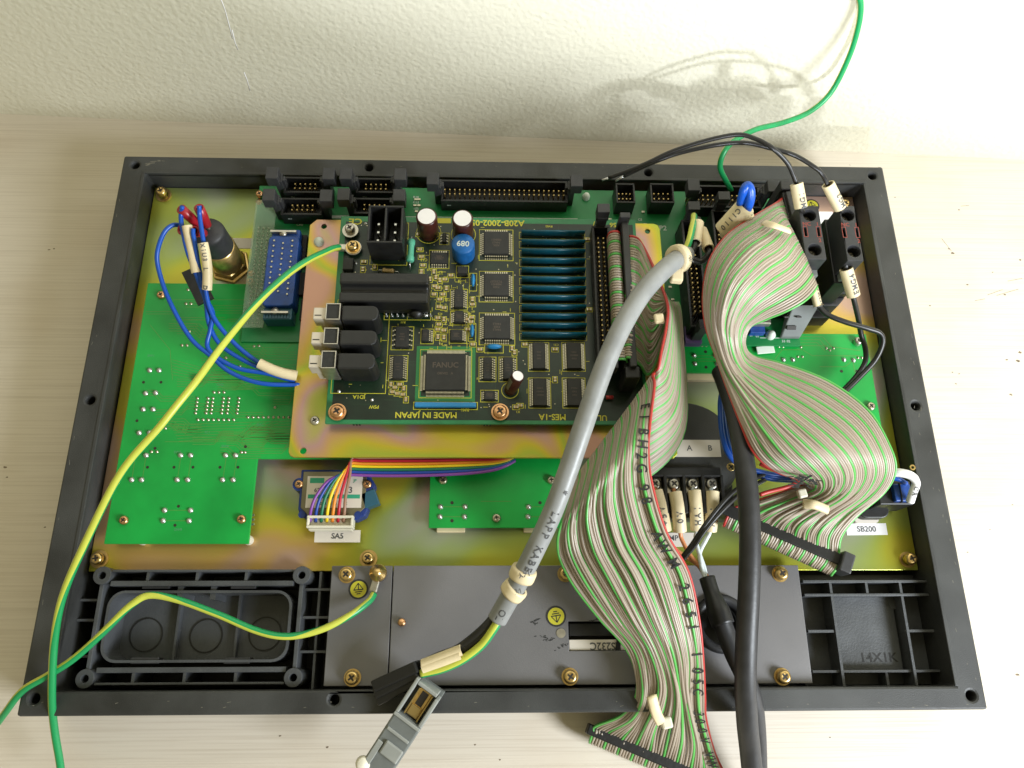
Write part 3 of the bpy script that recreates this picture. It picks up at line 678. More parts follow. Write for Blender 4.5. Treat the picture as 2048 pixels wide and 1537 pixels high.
# blue multipole connector on the left
a = mm(530, 472, 592, 612, 43); bc = MB(); bc.prism(rrect(a[0], a[1], a[2], a[3], 2.5, 4), ZI, 43); bco = bc.build('blue_connector', 'connector_blue', ib, bevel=0.5)
mb = MB()
for j, col in enumerate((0.2, 0.5, 0.8)):
    for i in range(11 if j != 1 else 10):
        X = a[0] + (a[1] - a[0]) * col; Y = a[3] - 3 - i * 2.9 - (1.4 if j == 1 else 0); mb.cyl((X, Y, 43), 0.45, 0.7, 8)
mb.build('pins', 'lead', bco, kind='stuff')
for s, yy in ((1, a[3]), (-1, a[2])):
    MB().box(a[0] + 0.6, a[1] - 0.6, yy if s > 0 else yy - 6, yy + 5 if s > 0 else yy, ZI, 40.5).build('flange', 'connector_dull_blue' if s < 0 else 'connector_blue', bco, bevel=0.4)
    mb = MB().box(a[0] + .2, a[1] - 2, yy + s * 3.0 - .5, yy + s * 3.0 + .5, 40.5, 42.5); mb.lathe(((a[0] + a[1]) / 2 - 1, yy + s * 2, 41), [(1.7, 0), (1.7, 1.2), (0, 1.6)], 14); mb.build('bracket', 'nickel', bco)
mb = MB()
for k in range(9): mb.box(a[0] + 1 + k * 1.4, a[0] + 1.9 + k * 1.4, a[2] - 5.6, a[2] - 3.4, 40.5, 41)
mb.build('ridges', 'connector_dull_blue', bco, kind='stuff')
# grey-blue slide switch near the right
a = mm(1502, 630, 1541, 650, 39); MB().box(a[0], a[1], a[2], a[3], 36, 40).build('silver_latch', 'nickel', ib, bevel=0.8)
MB().box(a[0], a[1] - 2, a[2] - 3, a[3] - 2, ZI, 36).build('blue_connector', 'connector_blue', ib, bevel=0.4)
# clear cover strip over fine pins at the left end
a = mm(497, 400, 540, 655, 37); MB().box(a[0], a[1], a[2], a[3], 36, 37).build('clear_cover', 'clear_cover', ib)
mb = MB()
for k in range(26):
    for j in range(3): mb.box(a[0] + 1.2 + j * 2.4, a[0] + 1.9 + j * 2.4, a[2] + 4 + k * 2.1, a[2] + 4.6 + k * 2.1, ZI, ZI + 1.2)
mb.build('fine_pins', 'lead', ib, kind='stuff')
for px, py in ((518, 386), (500, 562)): screw(ib, P(px, py, ZI + 3) - Vector((0, 0, 3)), 1.9, 2.0, 'copper_screw', shaft=1.0)
for px, py in ((518, 404), (503, 547)): MB().lathe(P(px, py, ZI), [(1.8, 0), (1.4, .6), (0, .8)], 12).build('solder_joint', 'copper_screw', ib)
for q in ((596, 470, 612, 530), (598, 545, 612, 590), (600, 600, 612, 640)):
    a = mm(*q, ZI + 2.5); MB().box(*a, ZI, ZI + 2.5).build('chip', 'chip', ib, bevel=.15)
# white standoff tips and drops of silicone
for px, py, r_ in ((1172, 396, 2.0), (1540, 672, 2.4)): MB().lathe(P(px, py, ZI), [(r_, 0), (r_, 1.5), (r_ * .7, 3), (r_ * .4, 3.6), (0, 3.8)], 14).build('standoff_tip', 'translucent_white', ib)
MB().obox(P(1531, 700, 31), (1, .1, 0), (0, 1, 0), 4.5, 2.0, .3).build('silicone_pad', 'translucent_white', ib, bevel=.3)
text('EP2', P(1322, 457, ZI + .03), 4.0, 'silk_white', ib)
mb = MB()
for (q0, q1, q2, q3) in ((560, 436, 1155, 437), (1300, 540, 1370, 541), (1520, 676, 1590, 677), (1495, 664, 1525, 665)):
    p, q = P(q0, q1, ZI + .02), P(q2, q3, ZI + .02); mb.box(p.x, q.x, q.y - .12, p.y + .12, ZI + .01, ZI + .04)
for px, py, s_ in ((832, 395, 'R10'), (832, 405, 'C12'), (832, 418, '103'), (1385, 395, 'JA3'), (1567, 683, '33'), (1577, 683, '02'), (1503, 671, '27'), (1515, 673, '01'), (1280, 440, 'C5'), (1215, 430, 'R6'), (1330, 540, 'U7'), (600, 450, 'CN1')):
    put_text(mb, s_, P(px, py, ZI + .04), 1.8)
mb.build('silkscreen', 'silk_white', ib, kind='stuff')
mb = MB()
for px, py in ((832, 400), (838, 400), (830, 412), (838, 412), (833, 424), (1286, 425), (1290, 450), (1220, 440), (1300, 560), (1340, 575), (1322, 590), (1345, 600), (1280, 470)): p = P(px, py, ZI); mb.box(p.x - .8, p.x + .8, p.y - .5, p.y + .5, ZI, ZI + .6)
mb.build('small_components', 'lead', ib, kind='stuff')
# ================================================================== mounting plate and main board
ZM = 41.0; ZP = 47.0
mx0, mx1, my0, my1 = -99.7, 76.0, -27.6, 94.6
mp = thing('mounting_plate', 'raised rainbow-tinted zinc sheet carrying the main circuit board', 'plate', (-12, 33, 24))
cutm = MB()
for px, py, r_ in ((648, 453, 1.3), (1295, 463, 1.3), (606, 902, 1.5)): p = P(px, py, ZM); cutm.cyl((p.x, p.y, 30), r_, 30, 16)
MB().prism([(mx0, my0 + 2.5), (mx0 + .8, my0 + .8), (mx0 + 2.5, my0), (mx1 - 2, my0), (mx1, my0 + 2), (mx1, my1 - 3), (mx1 - 1, my1 - .8), (mx1 - 3, my1), (mx0 + 3.2, my1), (mx0, my1 - 3.2)], ZM - 1.6, ZM).build('sheet', 'chromate_warm', mp, bevel=0.25, cut=cutm)
for x, y in ((-95, 60), (-95, -15), (70, 60), (70, -20), (-20, -22)): MB().cyl((x, y, 24), 2.5, ZM - 1.6 - 24, 12).build('standoff', 'brass', mp)
MB().lathe(P(638, 485, ZM), [(2.5, 0), (2.4, 1.2), (1.6, 2.4), (0, 2.8)], 16).build('nylon_tip', 'translucent_white', mp)
screw(mp, P(630, 842, ZM), 2.1, 1.4, 'nickel')

mbd = thing('main_circuit_board', 'dark green main circuit board with yellow print, chips and capacitors on the raised sheet', 'circuit board', (-10, 40, ZM))
bx0_, bx1_, by0_, by1_ = -83.2, 62.4, -13.6, 93.0
MB().box(bx0_, bx1_, by0_, by1_, ZP - 1.6, ZP).build('board', 'pcb_rim', mbd, bevel=0.15)
MB().box(bx0_ + 2.6, bx1_ - 1.5, by0_ + 1.8, by1_ - 3.0, ZP, ZP + .025).build('ground_layer', 'pcb_dark', mbd)
for x, y in ((-78, -7), (5, -7), (-78, 88), (55, 88)): MB().cyl((x, y, ZM), 2.4, ZP - 1.6 - ZM, 10).build('standoff', 'brass', mbd)
mb = MB()
for px in (706, 712, 718, 968, 974, 980): mb.box(P(px, 846, ZP).x - .3, P(px, 846, ZP).x + .5, by0_ - .3, by0_ + .8, ZP - 2.4, ZP - 1.0)
mb.build('edge_tabs', 'dark_recess', mbd, kind='stuff')
ZS = ZP + 0.04
silk = MB()
def outline(x0, x1, y0, y1, t_=0.3, m=silk): m.frame(x0, x1, y0, y1, t_, ZS, ZS + .03)

def chip(px0, py0, px1, py1, npins, sides='LR', h=2.3, pl=1.6, body='chip', mark=True, out=1.0):
    """px rectangle of the package top; gull-wing pins on the chosen sides"""
    x0, x1, y0, y1 = R(px0, py0, px1, py1, ZP + h)
    c = MB(); i = 0.35
    c.hexa([(x0, y0, ZP + .35), (x1, y0, ZP + .35), (x1, y1, ZP + .35), (x0, y1, ZP + .35), (x0 + i, y0 + i, ZP + h), (x1 - i, y0 + i, ZP + h), (x1 - i, y1 - i, ZP + h), (x0 + i, y1 - i, ZP + h)])
    ch = c.build('chip', body, mbd, bevel=0.12)
    pn = MB()
    for s in sides:
        n_ = npins if s in 'LR' else (npins if isinstance(npins, int) else npins)
        for k in range(n_):
            f = (k + 0.5) / n_
            if s in 'LR':
                y = y0 + .5 + (y1 - y0 - 1) * f; w = min(.28, (y1 - y0) / n_ * .3); sg = -1 if s == 'L' else 1; e = x0 if s == 'L' else x1
                pn.box(e, e + sg * pl * .45, y - w, y + w, ZP + h * .45, ZP + h * .55); pn.box(e + sg * pl * .45, e + sg * pl, y - w, y + w, ZP + .08, ZP + .3)
                pn.hexa([(e + sg * pl * .40, y - w, ZP + .1), (e + sg * pl * .55, y - w, ZP + .1), (e + sg * pl * .55, y + w, ZP + .1), (e + sg * pl * .40, y + w, ZP + .1)] + [(e + sg * pl * q, y + r_, ZP + h * .55) for q, r_ in ((.33, -w), (.48, -w), (.48, w), (.33, w))])
            else:
                x = x0 + .5 + (x1 - x0 - 1) * f; w = min(.28, (x1 - x0) / n_ * .3); sg = -1 if s == 'B' else 1; e = y0 if s == 'B' else y1
                pn.box(x - w, x + w, e, e + sg * pl * .45, ZP + h * .45, ZP + h * .55); pn.box(x - w, x + w, e + sg * pl * .45, e + sg * pl, ZP + .08, ZP + .3)
    pn.build('pins', 'lead', ch, kind='stuff')
    if mark:
        mk = MB(); cx, cy = (x0 + x1) / 2, (y0 + y1) / 2
        for k in range(3): put_text(mk, random.choice(['MB8431', 'TC55257', '74ALS', 'D4504', 'A50L', 'F3E0']), (cx, cy + (1 - k) * (y1 - y0) * .12, ZP + h + .02), min(1.5, (x1 - x0) * .16), (-1, 0, 0), (0, -1, 0))
        mk.build('moulded_mark', 'chip_mark', ch)
    ex = pl + .5
    outline(x0 - (ex if 'L' in sides else .6), x1 + (ex if 'R' in sides else .6), y0 - (ex if 'B' in sides else .6), y1 + (ex if 'T' in sides else .6))
    return ch
for q in ((967, 462, 1018, 509), (967, 546, 1018, 592), (967, 630, 1021, 678)): chip(*q, 11, 'LRTB', 2.6, 1.7)
# large square package with a pale green pad ring
x0, x1, y0, y1 = R(850, 706, 931, 781, ZP + 3)
pr = MB().frame(x0 - 4.4, x1 + 4.4, y0 - 4.4, y1 + 4.4, 2.6, ZP + .03, ZP + .06).build('pad_ring', 'pcb_pad', mbd)
ch = chip(850, 706, 931, 781, 30, 'LRTB', 3.0, 2.3, mark=False)
text('FANUC', ((x0 + x1) / 2, (y0 + y1) / 2 + 3, ZP + 3.02), 3.6, 'chip_mark', ch)
text('DRV02   A', ((x0 + x1) / 2, (y0 + y1) / 2 - 1, ZP + 3.02), 1.6, 'chip_mark', ch)
for q, n_ in (((790, 652, 818, 695), 4), ((785, 710, 806, 758), 10), ((908, 577, 927, 615), 8), ((908, 622, 928, 645), 5), ((966, 713, 984, 759), 9), ((1006, 713, 1026, 759), 9),
              ((1065, 684, 1091, 738), 16), ((1133, 684, 1163, 738), 16), ((1066, 755, 1094, 812), 16), ((1134, 755, 1164, 812), 16)): chip(*q, n_, 'LR', 2.2, 1.5)
chip(860, 504, 896, 527, 7, 'TB', 2.0, 1.5); chip(843, 657, 858, 683, 6, 'R', 2.0, 1.6); chip(900, 658, 925, 682, 6, 'R', 2.0, 1.6); chip(968, 780, 990, 800, 4, 'LR', 2.0, 1.2)
chip(914, 532, 935, 548, 2, 'T', 3.2, 1.2, mark=False); chip(884, 465, 893, 485, 3, 'LR', 1.6, .8, mark=False)
# memory notches
# twelve upright resistor networks
n1 = None
for k in range(12):
    py = 461 + 18.6 * k
    a = P(1043 + .1 * k, py, ZP + 5); b = P(1170 + .35 * k, py, ZP + 5)
    m_ = MB(); xs_ = a.x + (b.x - a.x) * .42
    pr_ = [(-.7, 0.9), (-.8, 3.6), (-.55, 4.8), (0, 5.1), (.55, 4.8), (.8, 3.6), (.7, .9)]
    v = [(X, a.y + y_, ZP + z_) for X in (a.x, xs_, b.x) for y_, z_ in pr_]; n_ = len(pr_)
    f = []; mi = []
    for sgm in range(2):
        for i in range(n_ - 1): f.append((sgm * n_ + i, sgm * n_ + i + 1, (sgm + 1) * n_ + i + 1, (sgm + 1) * n_ + i)[::-1]); mi.append(1 - sgm)
    f.append(tuple(range(n_))); mi.append(1); f.append(tuple(reversed(range(2 * n_, 3 * n_)))); mi.append(0)
    m_.add(v, f, mi, True); rn = m_.build('resistor_network', ['sip_blue', 'sip_blue'], mbd)
    pn = MB()
    for i in range(12): X = a.x + 1.5 + (b.x - a.x - 3) * i / 11; pn.box(X - .25, X + .25, a.y - .2, a.y + .2, ZP, ZP + 1)
    pn.build('pins', 'lead', rn, kind='stuff')
    outline(a.x - 1.0, b.x + .6, a.y - 1.9, a.y + 1.9, .22)
# blue single-in-line part along the front
a = P(829, 809, ZP + 2.2); b = P(952, 811, ZP + 2.2); MB().box(a.x, b.x, a.y - 1.1, a.y + 1.1, ZP + .4, ZP + 2.4).build('resistor_network', 'blue_small', mbd, bevel=.4); outline(a.x - .8, b.x + .8, a.y - 1.9, a.y + 1.9, .35)
# electrolytic capacitors
def can(px, py, ztop, r, tilt=(0, 0), base=ZP):
    tp = P(px, py, ztop); bt = Vector((tp.x + tilt[0], tp.y + tilt[1], base)); ax = tp - bt; L = ax.length
    c = MB().lathe(bt, [(0, 0), (r * .96, 0), (r * .96, .8), (r * .88, 1.3), (r, 2.0), (r, L - .7), (r * .96, L - .2), (r * .82, L)], 28, ax)
    o_ = c.build('capacitor', 'cap_brown', mbd)
    MB().lathe(bt, [(r * .84, L - .12), (r * .84, L + .06), (0, L + .06)], 24, ax, sm=False).build('can_top', 'cap_top', o_)
    sd = MB(); ax.normalize(); side = ax.cross(Vector((1, 0, 0))).normalized()
    for k in range(4):
        ang = math.radians(-70 + 18 * k); out_ = Vector((math.sin(ang), -math.cos(ang), 0)); out_ = (out_ - ax * out_.dot(ax)).normalized()
        if k in (0, 1): sd.obox(bt + ax * (L * .55) + out_ * (r + .01), ax, ax.cross(out_), L * .28, .5, .03)
    sd.build('stripe', 'lead', o_)
    silk.ring((bt.x, bt.y, 0), r + 1.1, r + .8, ZS, ZS + .03, 28); return o_
can(853, 433, ZP + 15, 5.0); can(925, 437, ZP + 15, 5.0); can(1036, 752, ZP + 12.5, 2.9, (-3.2, -2.5))
# blue inductor
p = P(926, 487, ZP + 11); c = MB().lathe((p.x, p.y, ZP), [(0, 0), (5.3, 0), (5.5, .5), (5.5, 10.4), (5.1, 11), (0, 11)], 30); co = c.build('inductor', 'blue_coil', mbd)
text('089', (p.x, p.y, ZP + 11.05), 4.0, 'silk_white', co, ux=(-1, .05, 0), uy=(-.05, -1, 0), sx=1)
# standing teal resistor, small tan resistor
def resistor(pa, pb, r, m, name='resistor'):
    pa, pb = Vector(pa), Vector(pb); d = pb - pa; L = d.length; d.normalize()
    o_ = MB().lathe(pa, [(0, 0), (r * .9, .1), (r * 1.1, .5), (r * 1.1, L * .2), (r * .9, L * .28), (r * .9, L * .72), (r * 1.1, L * .8), (r * 1.1, L - .5), (r * .9, L - .1), (0, L)], 14, d).build(name, m, mbd)
    lw = MB().tube([pa - d * 2.4 + Vector((0, 0, -3)), pa - d * 1.6, pa], .32, 6); lw.tube([pb, pb + d * 1.6, pb + d * 2.6 + Vector((0, 0, -3))], .32, 6); lw.build('lead_wire', 'solder', o_)
resistor(P(823, 480, ZP + 4), P(820, 524, ZP + 4), 1.7, 'teal'); resistor(P(765, 541, ZP + 2.2), P(788, 543, ZP + 2.2), 1.1, 'tan_res')
a = P(1212, 795, ZP + 2); MB().lathe(a, [(0, 0), (.9, .1), (.9, 3.4), (0, 3.5)], 10, (1, 0, 0)).build('resistor', 'wire_red', mbd)
# small blue ceramic capacitors
for px, py, hx, hy in ((946, 560, 1.0, 3.6), (944, 661, 1.0, 3.4), (988, 693, 3.6, 1.2)):
    p = P(px, py, ZP + 2.5); s_ = MB(); s_.lathe((p.x, p.y, ZP + .6), [(0, 0), (.7, .3), (1, 1.6), (.7, 2.9), (0, 3.3)], 14)
    for q in s_.v: q.x = p.x + (q.x - p.x) * hx; q.y = p.y + (q.y - p.y) * hy
    s_.build('ceramic_capacitor', 'blue_small', mbd); outline(p.x - hx - .9, p.x + hx + .9, p.y - hy - 1.3, p.y + hy + 1.3, .3)
# power socket: two deep wells with three pins each
a = R(735, 411, 806, 486, ZP + 17); x0, x1, y0, y1 = a; hw = MB(); hw.frame(x0, x1, y0, y1, 1.1, ZP, ZP + 17); xm_ = (x0 + x1) / 2; hw.box(xm_ - .5, xm_ + .5, y0 + 1.1, y1 - 1.1, ZP, ZP + 16.9); hw.box(x0 + 1.1, x1 - 1.1, y0 + 1.1, y1 - 1.1, ZP, ZP + 4)
for s in (-1, 1): hw.box(xm_ + s * (x1 - x0) * .25 - .5, xm_ + s * (x1 - x0) * .25 + .5, y1, y1 + .9, ZP, ZP + 15)
pw = hw.build('power_socket', 'part_black', mbd, bevel=0.3); pn = MB()
for s in (-1, 1):
    for k in range(3): X = xm_ + s * (x1 - x0) * .24; Y = (y0 + y1) / 2 + (k - 1) * 4.4 - 1; pn.box(X - .5, X + .5, Y - .5, Y + .5, ZP + 4, ZP + 11)
pn.build('pins', 'solder', pw, kind='stuff'); outline(x0 - .8, x1 + .8, y0 - 2.6, y1 + 1, .3)
# black finned power module
x0, x1, y0, y1 = R(679, 548, 857, 603, ZP + 15); f_ = MB()
pf = [(0, 0), (0, 15), (5.5, 15), (6.2, 12), (8.6, 11), (9.2, 13.6), (14.2, 13.6), (14.6, 6), (13.6, 0)]
def slab(xa, xb, ytop, prof, mi=0):
    n_ = len(prof); v = [(X, ytop - y_, ZP + 1.2 + z_) for X in (xa, xb) for y_, z_ in prof]
    f_.add(v, [tuple(range(n_)), tuple(reversed(range(n_, 2 * n_)))] + [(i, n_ + i, n_ + (i + 1) % n_, (i + 1) % n_) for i in range(n_)], mi)
slab(x0, x1, y1, pf); pm_ = f_.build('power_module', 'shrink', mbd, bevel=0.9, seg=3)
MB().lathe((x1 - 6, y1 - 15.4, ZP + 6), [(0, 0), (3.2, .1), (3.6, 1.5), (0, 3)], 16, (0, -1, 0)).build('dimple', 'shrink', pm_)
pn = MB()
for k in range(9):
    p = P(773 + k * 11, 632, ZP); pn.lathe(p, [(.8, 0), (.5, .5), (.3, 2.2), (0, 2.3)], 8)
pn.build('pins', 'solder', pm_, kind='stuff')
a = R(768, 622, 862, 641, ZP); outline(*a, .3)
# three shrouded honda-style sockets with nickel fronts
for k, (wq, bq) in enumerate((((626, 610, 681, 638), (683, 611, 757, 641)), ((622, 659, 677, 687), (679, 660, 754, 690)), ((617, 705, 672, 735), (675, 706, 750, 738)))):
    zt = ZP + 17; x0, x1, y0, y1 = R(*bq, zt); s_ = MB()
    pz = rrect(y0, y1, ZP + .3, zt, 1.8, 4); n_ = len(pz)
    s_.prism([(x0, y0), (x1 - 2.5, y0), (x1 - .7, y0 + .8), (x1, y0 + 2.6), (x1, y1 - 2.6), (x1 - .7, y1 - .8), (x1 - 2.5, y1), (x0, y1)], ZP + .2, zt)
    so = s_.build('signal_socket', 'part_black', mbd, bevel=0.8, seg=3)
    wx0, wx1, wy0, wy1 = R(*wq, zt - .5); xs_ = wx0 + (wx1 - wx0) * .46
    sh = MB(); sh.frame(xs_, wx1, wy0 - .6, wy1 + .6, .5, ZP + 2, zt); sh.box(xs_ + .5, wx1 - .5, wy0 - .1, wy1 + .1, ZP + 2, zt - .6, 1)
    sho = sh.build('metal_shell', ['nickel', 'chip'], so, bevel=.12)
    lg = MB().box(wx0, xs_ - .05, wy0 + .2, wy1 - 1.0, ZP + 8, zt - 1.2).build('front_block', 'white_nickel', so, bevel=.3)
    MB().obox(((wx0 + xs_) / 2 - .6, wy0 + 2.0, zt - 1.17), (1, 0, 0), (0, 1, 0), 1.5, .25, .03).build('slit', 'dark_recess', lg)
    MB().box(wx0 + 2, wx1, wy0 + .6, wy1 - 1.4, ZP + .2, ZP + 8).build('foot', 'white_nickel', so)
x0, x1, y0, y1 = R(668, 600, 772, 788, ZP); outline(x0, x1 + 1, y0, y1, .3)
# ribbon header on the right edge of the board
x0, x1, y0, y1 = R(1190, 452, 1226, 735, ZP + 9); hd = latch_header(mbd, x0, x1, y0, y1, ZP, ZP + 9, 25, horizontal=False, latch=13, name='ribbon_header')
# tiny surface-mount parts in yellow frames
tiny = MB()
for px, py in [(843, 545), (846, 532), (872, 556), (880, 562), (890, 560), (870, 574), (876, 577), (893, 578), (886, 590), (880, 600), (878, 615), (888, 617), (876, 637), (888, 640), (878, 650), (876, 660), (888, 662), (876, 675), (888, 676), (945, 600), (945, 610), (943, 636), (942, 645), (946, 690), (960, 700), (1024, 698), (1029, 706), (782, 770), (790, 776), (800, 770), (808, 778), (785, 785), (795, 788), (806, 790), (812, 800), (1032, 815), (1040, 812), (838, 470), (872, 470), (840, 500), (843, 515), (902, 552), (1110, 700), (1110, 760), (1175, 480), (1178, 620), (1050, 690), (750, 535), (726, 540), (728, 525), (868, 545), (860, 560), (868, 590), (934, 640), (936, 660)]:
    p = P(px, py, ZP); v = random.random() < .6; hx, hy = (1.0, .6) if v else (.6, 1.0)
    tiny.box(p.x - hx, p.x + hx, p.y - hy, p.y + hy, ZP, ZP + .8, 1); e = .35
    if v: tiny.box(p.x - hx - .05, p.x - hx + e, p.y - hy - .03, p.y + hy + .03, ZP, ZP + .85); tiny.box(p.x + hx - e, p.x + hx + .05, p.y - hy - .03, p.y + hy + .03, ZP, ZP + .85)
    else: tiny.box(p.x - hx - .03, p.x + hx + .03, p.y - hy - .05, p.y - hy + e, ZP, ZP + .85); tiny.box(p.x - hx - .03, p.x + hx + .03, p.y + hy - e, p.y + hy + .05, ZP, ZP + .85)
    outline(p.x - hx - .7, p.x + hx + .7, p.y - hy - .7, p.y + hy + .7, .3)
tiny.build('small_components', ['lead', 'tan_res'], mbd, kind='stuff')
# yellow print
for q in ((790, 448, 1038, 448), ): pass
up = dict(ux=(-1, 0, 0), uy=(0, -1, 0))
def st(s_, px, py, sz, sx=1.0): put_text(silk, s_, P(px, py, ZS + .02), sz, sx=sx, **up)
st('A20B-2002-0520', 986, 446, 4.5, 1.0); st('MADE IN JAPAN', 852, 830, 3.9, 1.0); st('MES-1A', 1105, 834, 4.0, .95); st('c', 1160, 834, 2.6); st('UL', 1205, 836, 3.6); st('JD1A', 718, 794, 2.6); st('PSW', 748, 814, 2.2); st('RM1', 930, 820, 2.0); st('RV02', 1098, 453, 1.6); st('/', 1188, 447, 3.4); st('56', 1226, 450, 3.4); st('C13', 848, 520, 2.0); st('C7', 728, 540, 2.2)
st('R34', 880, 545, 1.6); st('C22', 895, 600, 1.6); st('IC5', 880, 628, 1.5); st('R7', 882, 688, 1.5); st('C31', 1112, 690, 1.5); st('R11', 806, 645, 1.5); st('CE', 711, 443, 4.6, 1.2); st('CN3', 860, 540, 1.6); st('D2', 1026, 720, 1.4); st('X1', 1036, 824, 1.6)
for q in ((868, 437, 902, 447), (913, 438, 918, 447)): a = R(*q, ZS); silk.box(*a, ZS, ZS + .03)
for k in range(260):                                    # short printed strokes round the small parts
    px, py = (random.uniform(862, 948), random.uniform(540, 698)) if k < 150 else (random.uniform(700, 1180), random.uniform(455, 815)); p = P(px, py, ZS)
    if random.random() < .5: silk.box(p.x - random.uniform(.5, 2), p.x + .5, p.y - .12, p.y + .12, ZS, ZS + .028)
    else: silk.box(p.x - .12, p.x + .12, p.y - random.uniform(.5, 2), p.y + .5, ZS, ZS + .026)
silk.build('silkscreen', 'silk_yellow', mbd, kind='stuff')
# faint tracks and vias
vm = MB()
for k in range(150):
    p = P(random.uniform(690, 1180), random.uniform(450, 820), ZP + .03); vm.cyl(p, .28, .03, 6)
vm.build('vias', 'lead', mbd, kind='stuff')
tm = MB()
for k in range(150):
    p = P(random.uniform(690, 1170), random.uniform(450, 820), ZP + .03); L = random.uniform(2, 12); h = random.random() < .5
    if h: tm.box(p.x, min(bx1_ - 2, p.x + L), p.y - .1, p.y + .1, ZP + .028, ZP + .034)
    else: tm.box(p.x - .1, p.x + .1, max(by0_ + 3, p.y - L), p.y, ZP + .028, ZP + .033)
tm.build('tracks', 'pcb_trace_dark', mbd, kind='stuff')
# board screws
screw(mbd, P(701, 462, ZP + 2), 2.5, 3.0, 'nickel', washer=3.9); screw(mbd, P(675, 825, ZP + 1), 3.2, 2.0, 'copper_screw', washer=4.0); screw(mbd, P(1000, 825, ZP + 1), 3.2, 2.0, 'copper_screw', washer=4.0)
for px, py in ((731, 448), (696, 519), (712, 527), (744, 800), (678, 783), (853, 631)): MB().lathe(P(px, py, ZP), [(.9, 0), (.5, .6), (0, .8)], 10).build('solder_joint', 'solder', mbd)
MB().box(P(688, 532, ZP).x, P(708, 532, ZP).x, P(700, 545, ZP).y, P(700, 522, ZP).y, ZP, ZP + 3).build('relay', 'chip', mbd, bevel=.2)
# ================================================================== switches and devices on the base plate
UPR = dict(ux=(0, 1, 0), uy=(-1, 0, 0))
def frames_along(pts):
    L = [0.0]
    for a, b in zip(pts, pts[1:]): L.append(L[-1] + (b - a).length)
    return L
def at_len(pts, L, s):
    for i in range(len(L) - 1):
        if L[i + 1] >= s:
            f = (s - L[i]) / max(1e-6, L[i + 1] - L[i]); return pts[i].lerp(pts[i + 1], f), (pts[i + 1] - pts[i]).normalized()
    return pts[-1], (pts[-1] - pts[-2]).normalized()
def sleeve(parent, pts, r, txt=None, size=3.2, down=False, m='sleeve', off=0.0, n=14, face=0.0, flat=1.0):
    """hollow marker tube along a path with its print; face turns the print round the tube"""
    pts = [Vector(p) for p in pts]
    mb = MB().tube(pts, r, n, caps=False, flat=flat); mb.tube(list(reversed(pts)), r * .78, n, caps=False, flat=flat)
    for e, nx in ((0, 1), (-1, -2)):
        d = (pts[nx] - pts[e]).normalized(); mb.lathe(pts[e], [(r, 0), (r * .78, 0)], n, -d, sm=False)
    o_ = mb.build('marker_sleeve', m, parent)
    if txt:
        L = frames_along(pts); tm_ = MB(); pitch = size * .72; n_ = len(txt); up_ = Vector((math.sin(face), 0, math.cos(face)))
        for k, ch in enumerate(txt):
            if ch == ' ': continue
            s_ = L[-1] * (.5 + off) + ((k - (n_ - 1) / 2) * pitch) * (1 if down else -1)
            c, d = at_len(pts, L, max(.2, min(L[-1] - .2, s_))); ux = d if down else -d
            un = (up_ - ux * up_.dot(ux)).normalized(); put_text(tm_, ch, c + un * (r * flat + .2), size, ux, un.cross(ux), wrap=r, sx=.95)
        tm_.build('lettering', 'label_ink', o_)
    return o_

# ---- key switch with red crimps and blue wires (top left)
kb = P(462, 533, 24)
ks = thing('key_switch', 'black and brass key lock switch standing at the upper left of the plate', 'switch', kb)
MB().lathe(kb, [(0, 0), (10.5, 0), (10.5, 1.2), (9.0, 1.6), (9.0, 4.5), (8.2, 5.2), (7.2, 5.3)], 6, sm=False).build('nut', 'brass', ks, bevel=.3)
MB().lathe(kb, [(7.9, 5), (7.9, 20), (7.2, 20.4)], 28).build('barrel', 'brass', ks)
MB().lathe(kb, [(7.4, 20), (7.5, 21), (7.3, 33), (6.6, 35), (0, 35.2)], 28).build('body', 'latch_black', ks)
tips = [(362, 418, 74), (398, 416, 74), (388, 462, 70), (362, 460, 70)]
for px, py, z in tips:
    tp = P(px, py, z); bt = Vector((kb.x + (tp.x - kb.x) * .3, kb.y + (tp.y - kb.y) * .3, 58)); d = (tp - bt).normalized()
    MB().tube([bt, bt + d * 4], .9, 8).build('terminal', 'nickel', ks)
MB().obox(P(396, 572, 46), (.55, -1, -.2), (1, .5, 0), 9.0, 4.0, .8).build('tape_flag', 'part_black', ks)

# ---- rotary switch with rainbow leads
rs = thing('rotary_switch', 'blue square rotary switch with printed plate under the rainbow cable', 'switch', P(668, 990, 24))
x0, x1, y0, y1 = R(598, 935, 737, 1040, 33); c_ = 5
MB().prism([(x0 + c_, y0), (x1 - c_, y0), (x1 - 1, y0 + 2), (x1, y0 + c_), (x1, y1 - 1), (x0, y1 - 1), (x0, y0 + c_), (x0 + 1, y0 + 2)], 25, 32.5).build('body', 'switch_blue', rs, bevel=.5)
MB().prism([(x0 + c_ + .5, y0 + 1.2), (x1 - c_ - .5, y0 + 1.2), (x1 - 1.2, y0 + c_ + .5), (x1 - 1.2, y1 - 2), (x0 + 1.2, y1 - 2), (x0 + 1.2, y0 + c_ + .5)], 32.5, 33).build('face_plate', 'switch_face', rs, bevel=.2)
for px in (598, 735): p = P(px, 969, 33); MB().cyl((p.x, p.y, 24), 3.0, 8.6, 18).build('ear', 'switch_blue', rs); screw(rs, (p.x, p.y, 32.6), 1.9, 1.5, 'copper_screw')
for px in (604, 716): MB().cyl(P(px, 1030, 33), 1.6, .4, 14).build('rivet', 'switch_blue', rs)
lx0, lx1, ly0, ly1 = R(613, 953, 724, 1016, 33.1); lb_ = MB().box(lx0, lx1, ly0, ly1, 33, 33.15).build('label', 'label_white', rs)
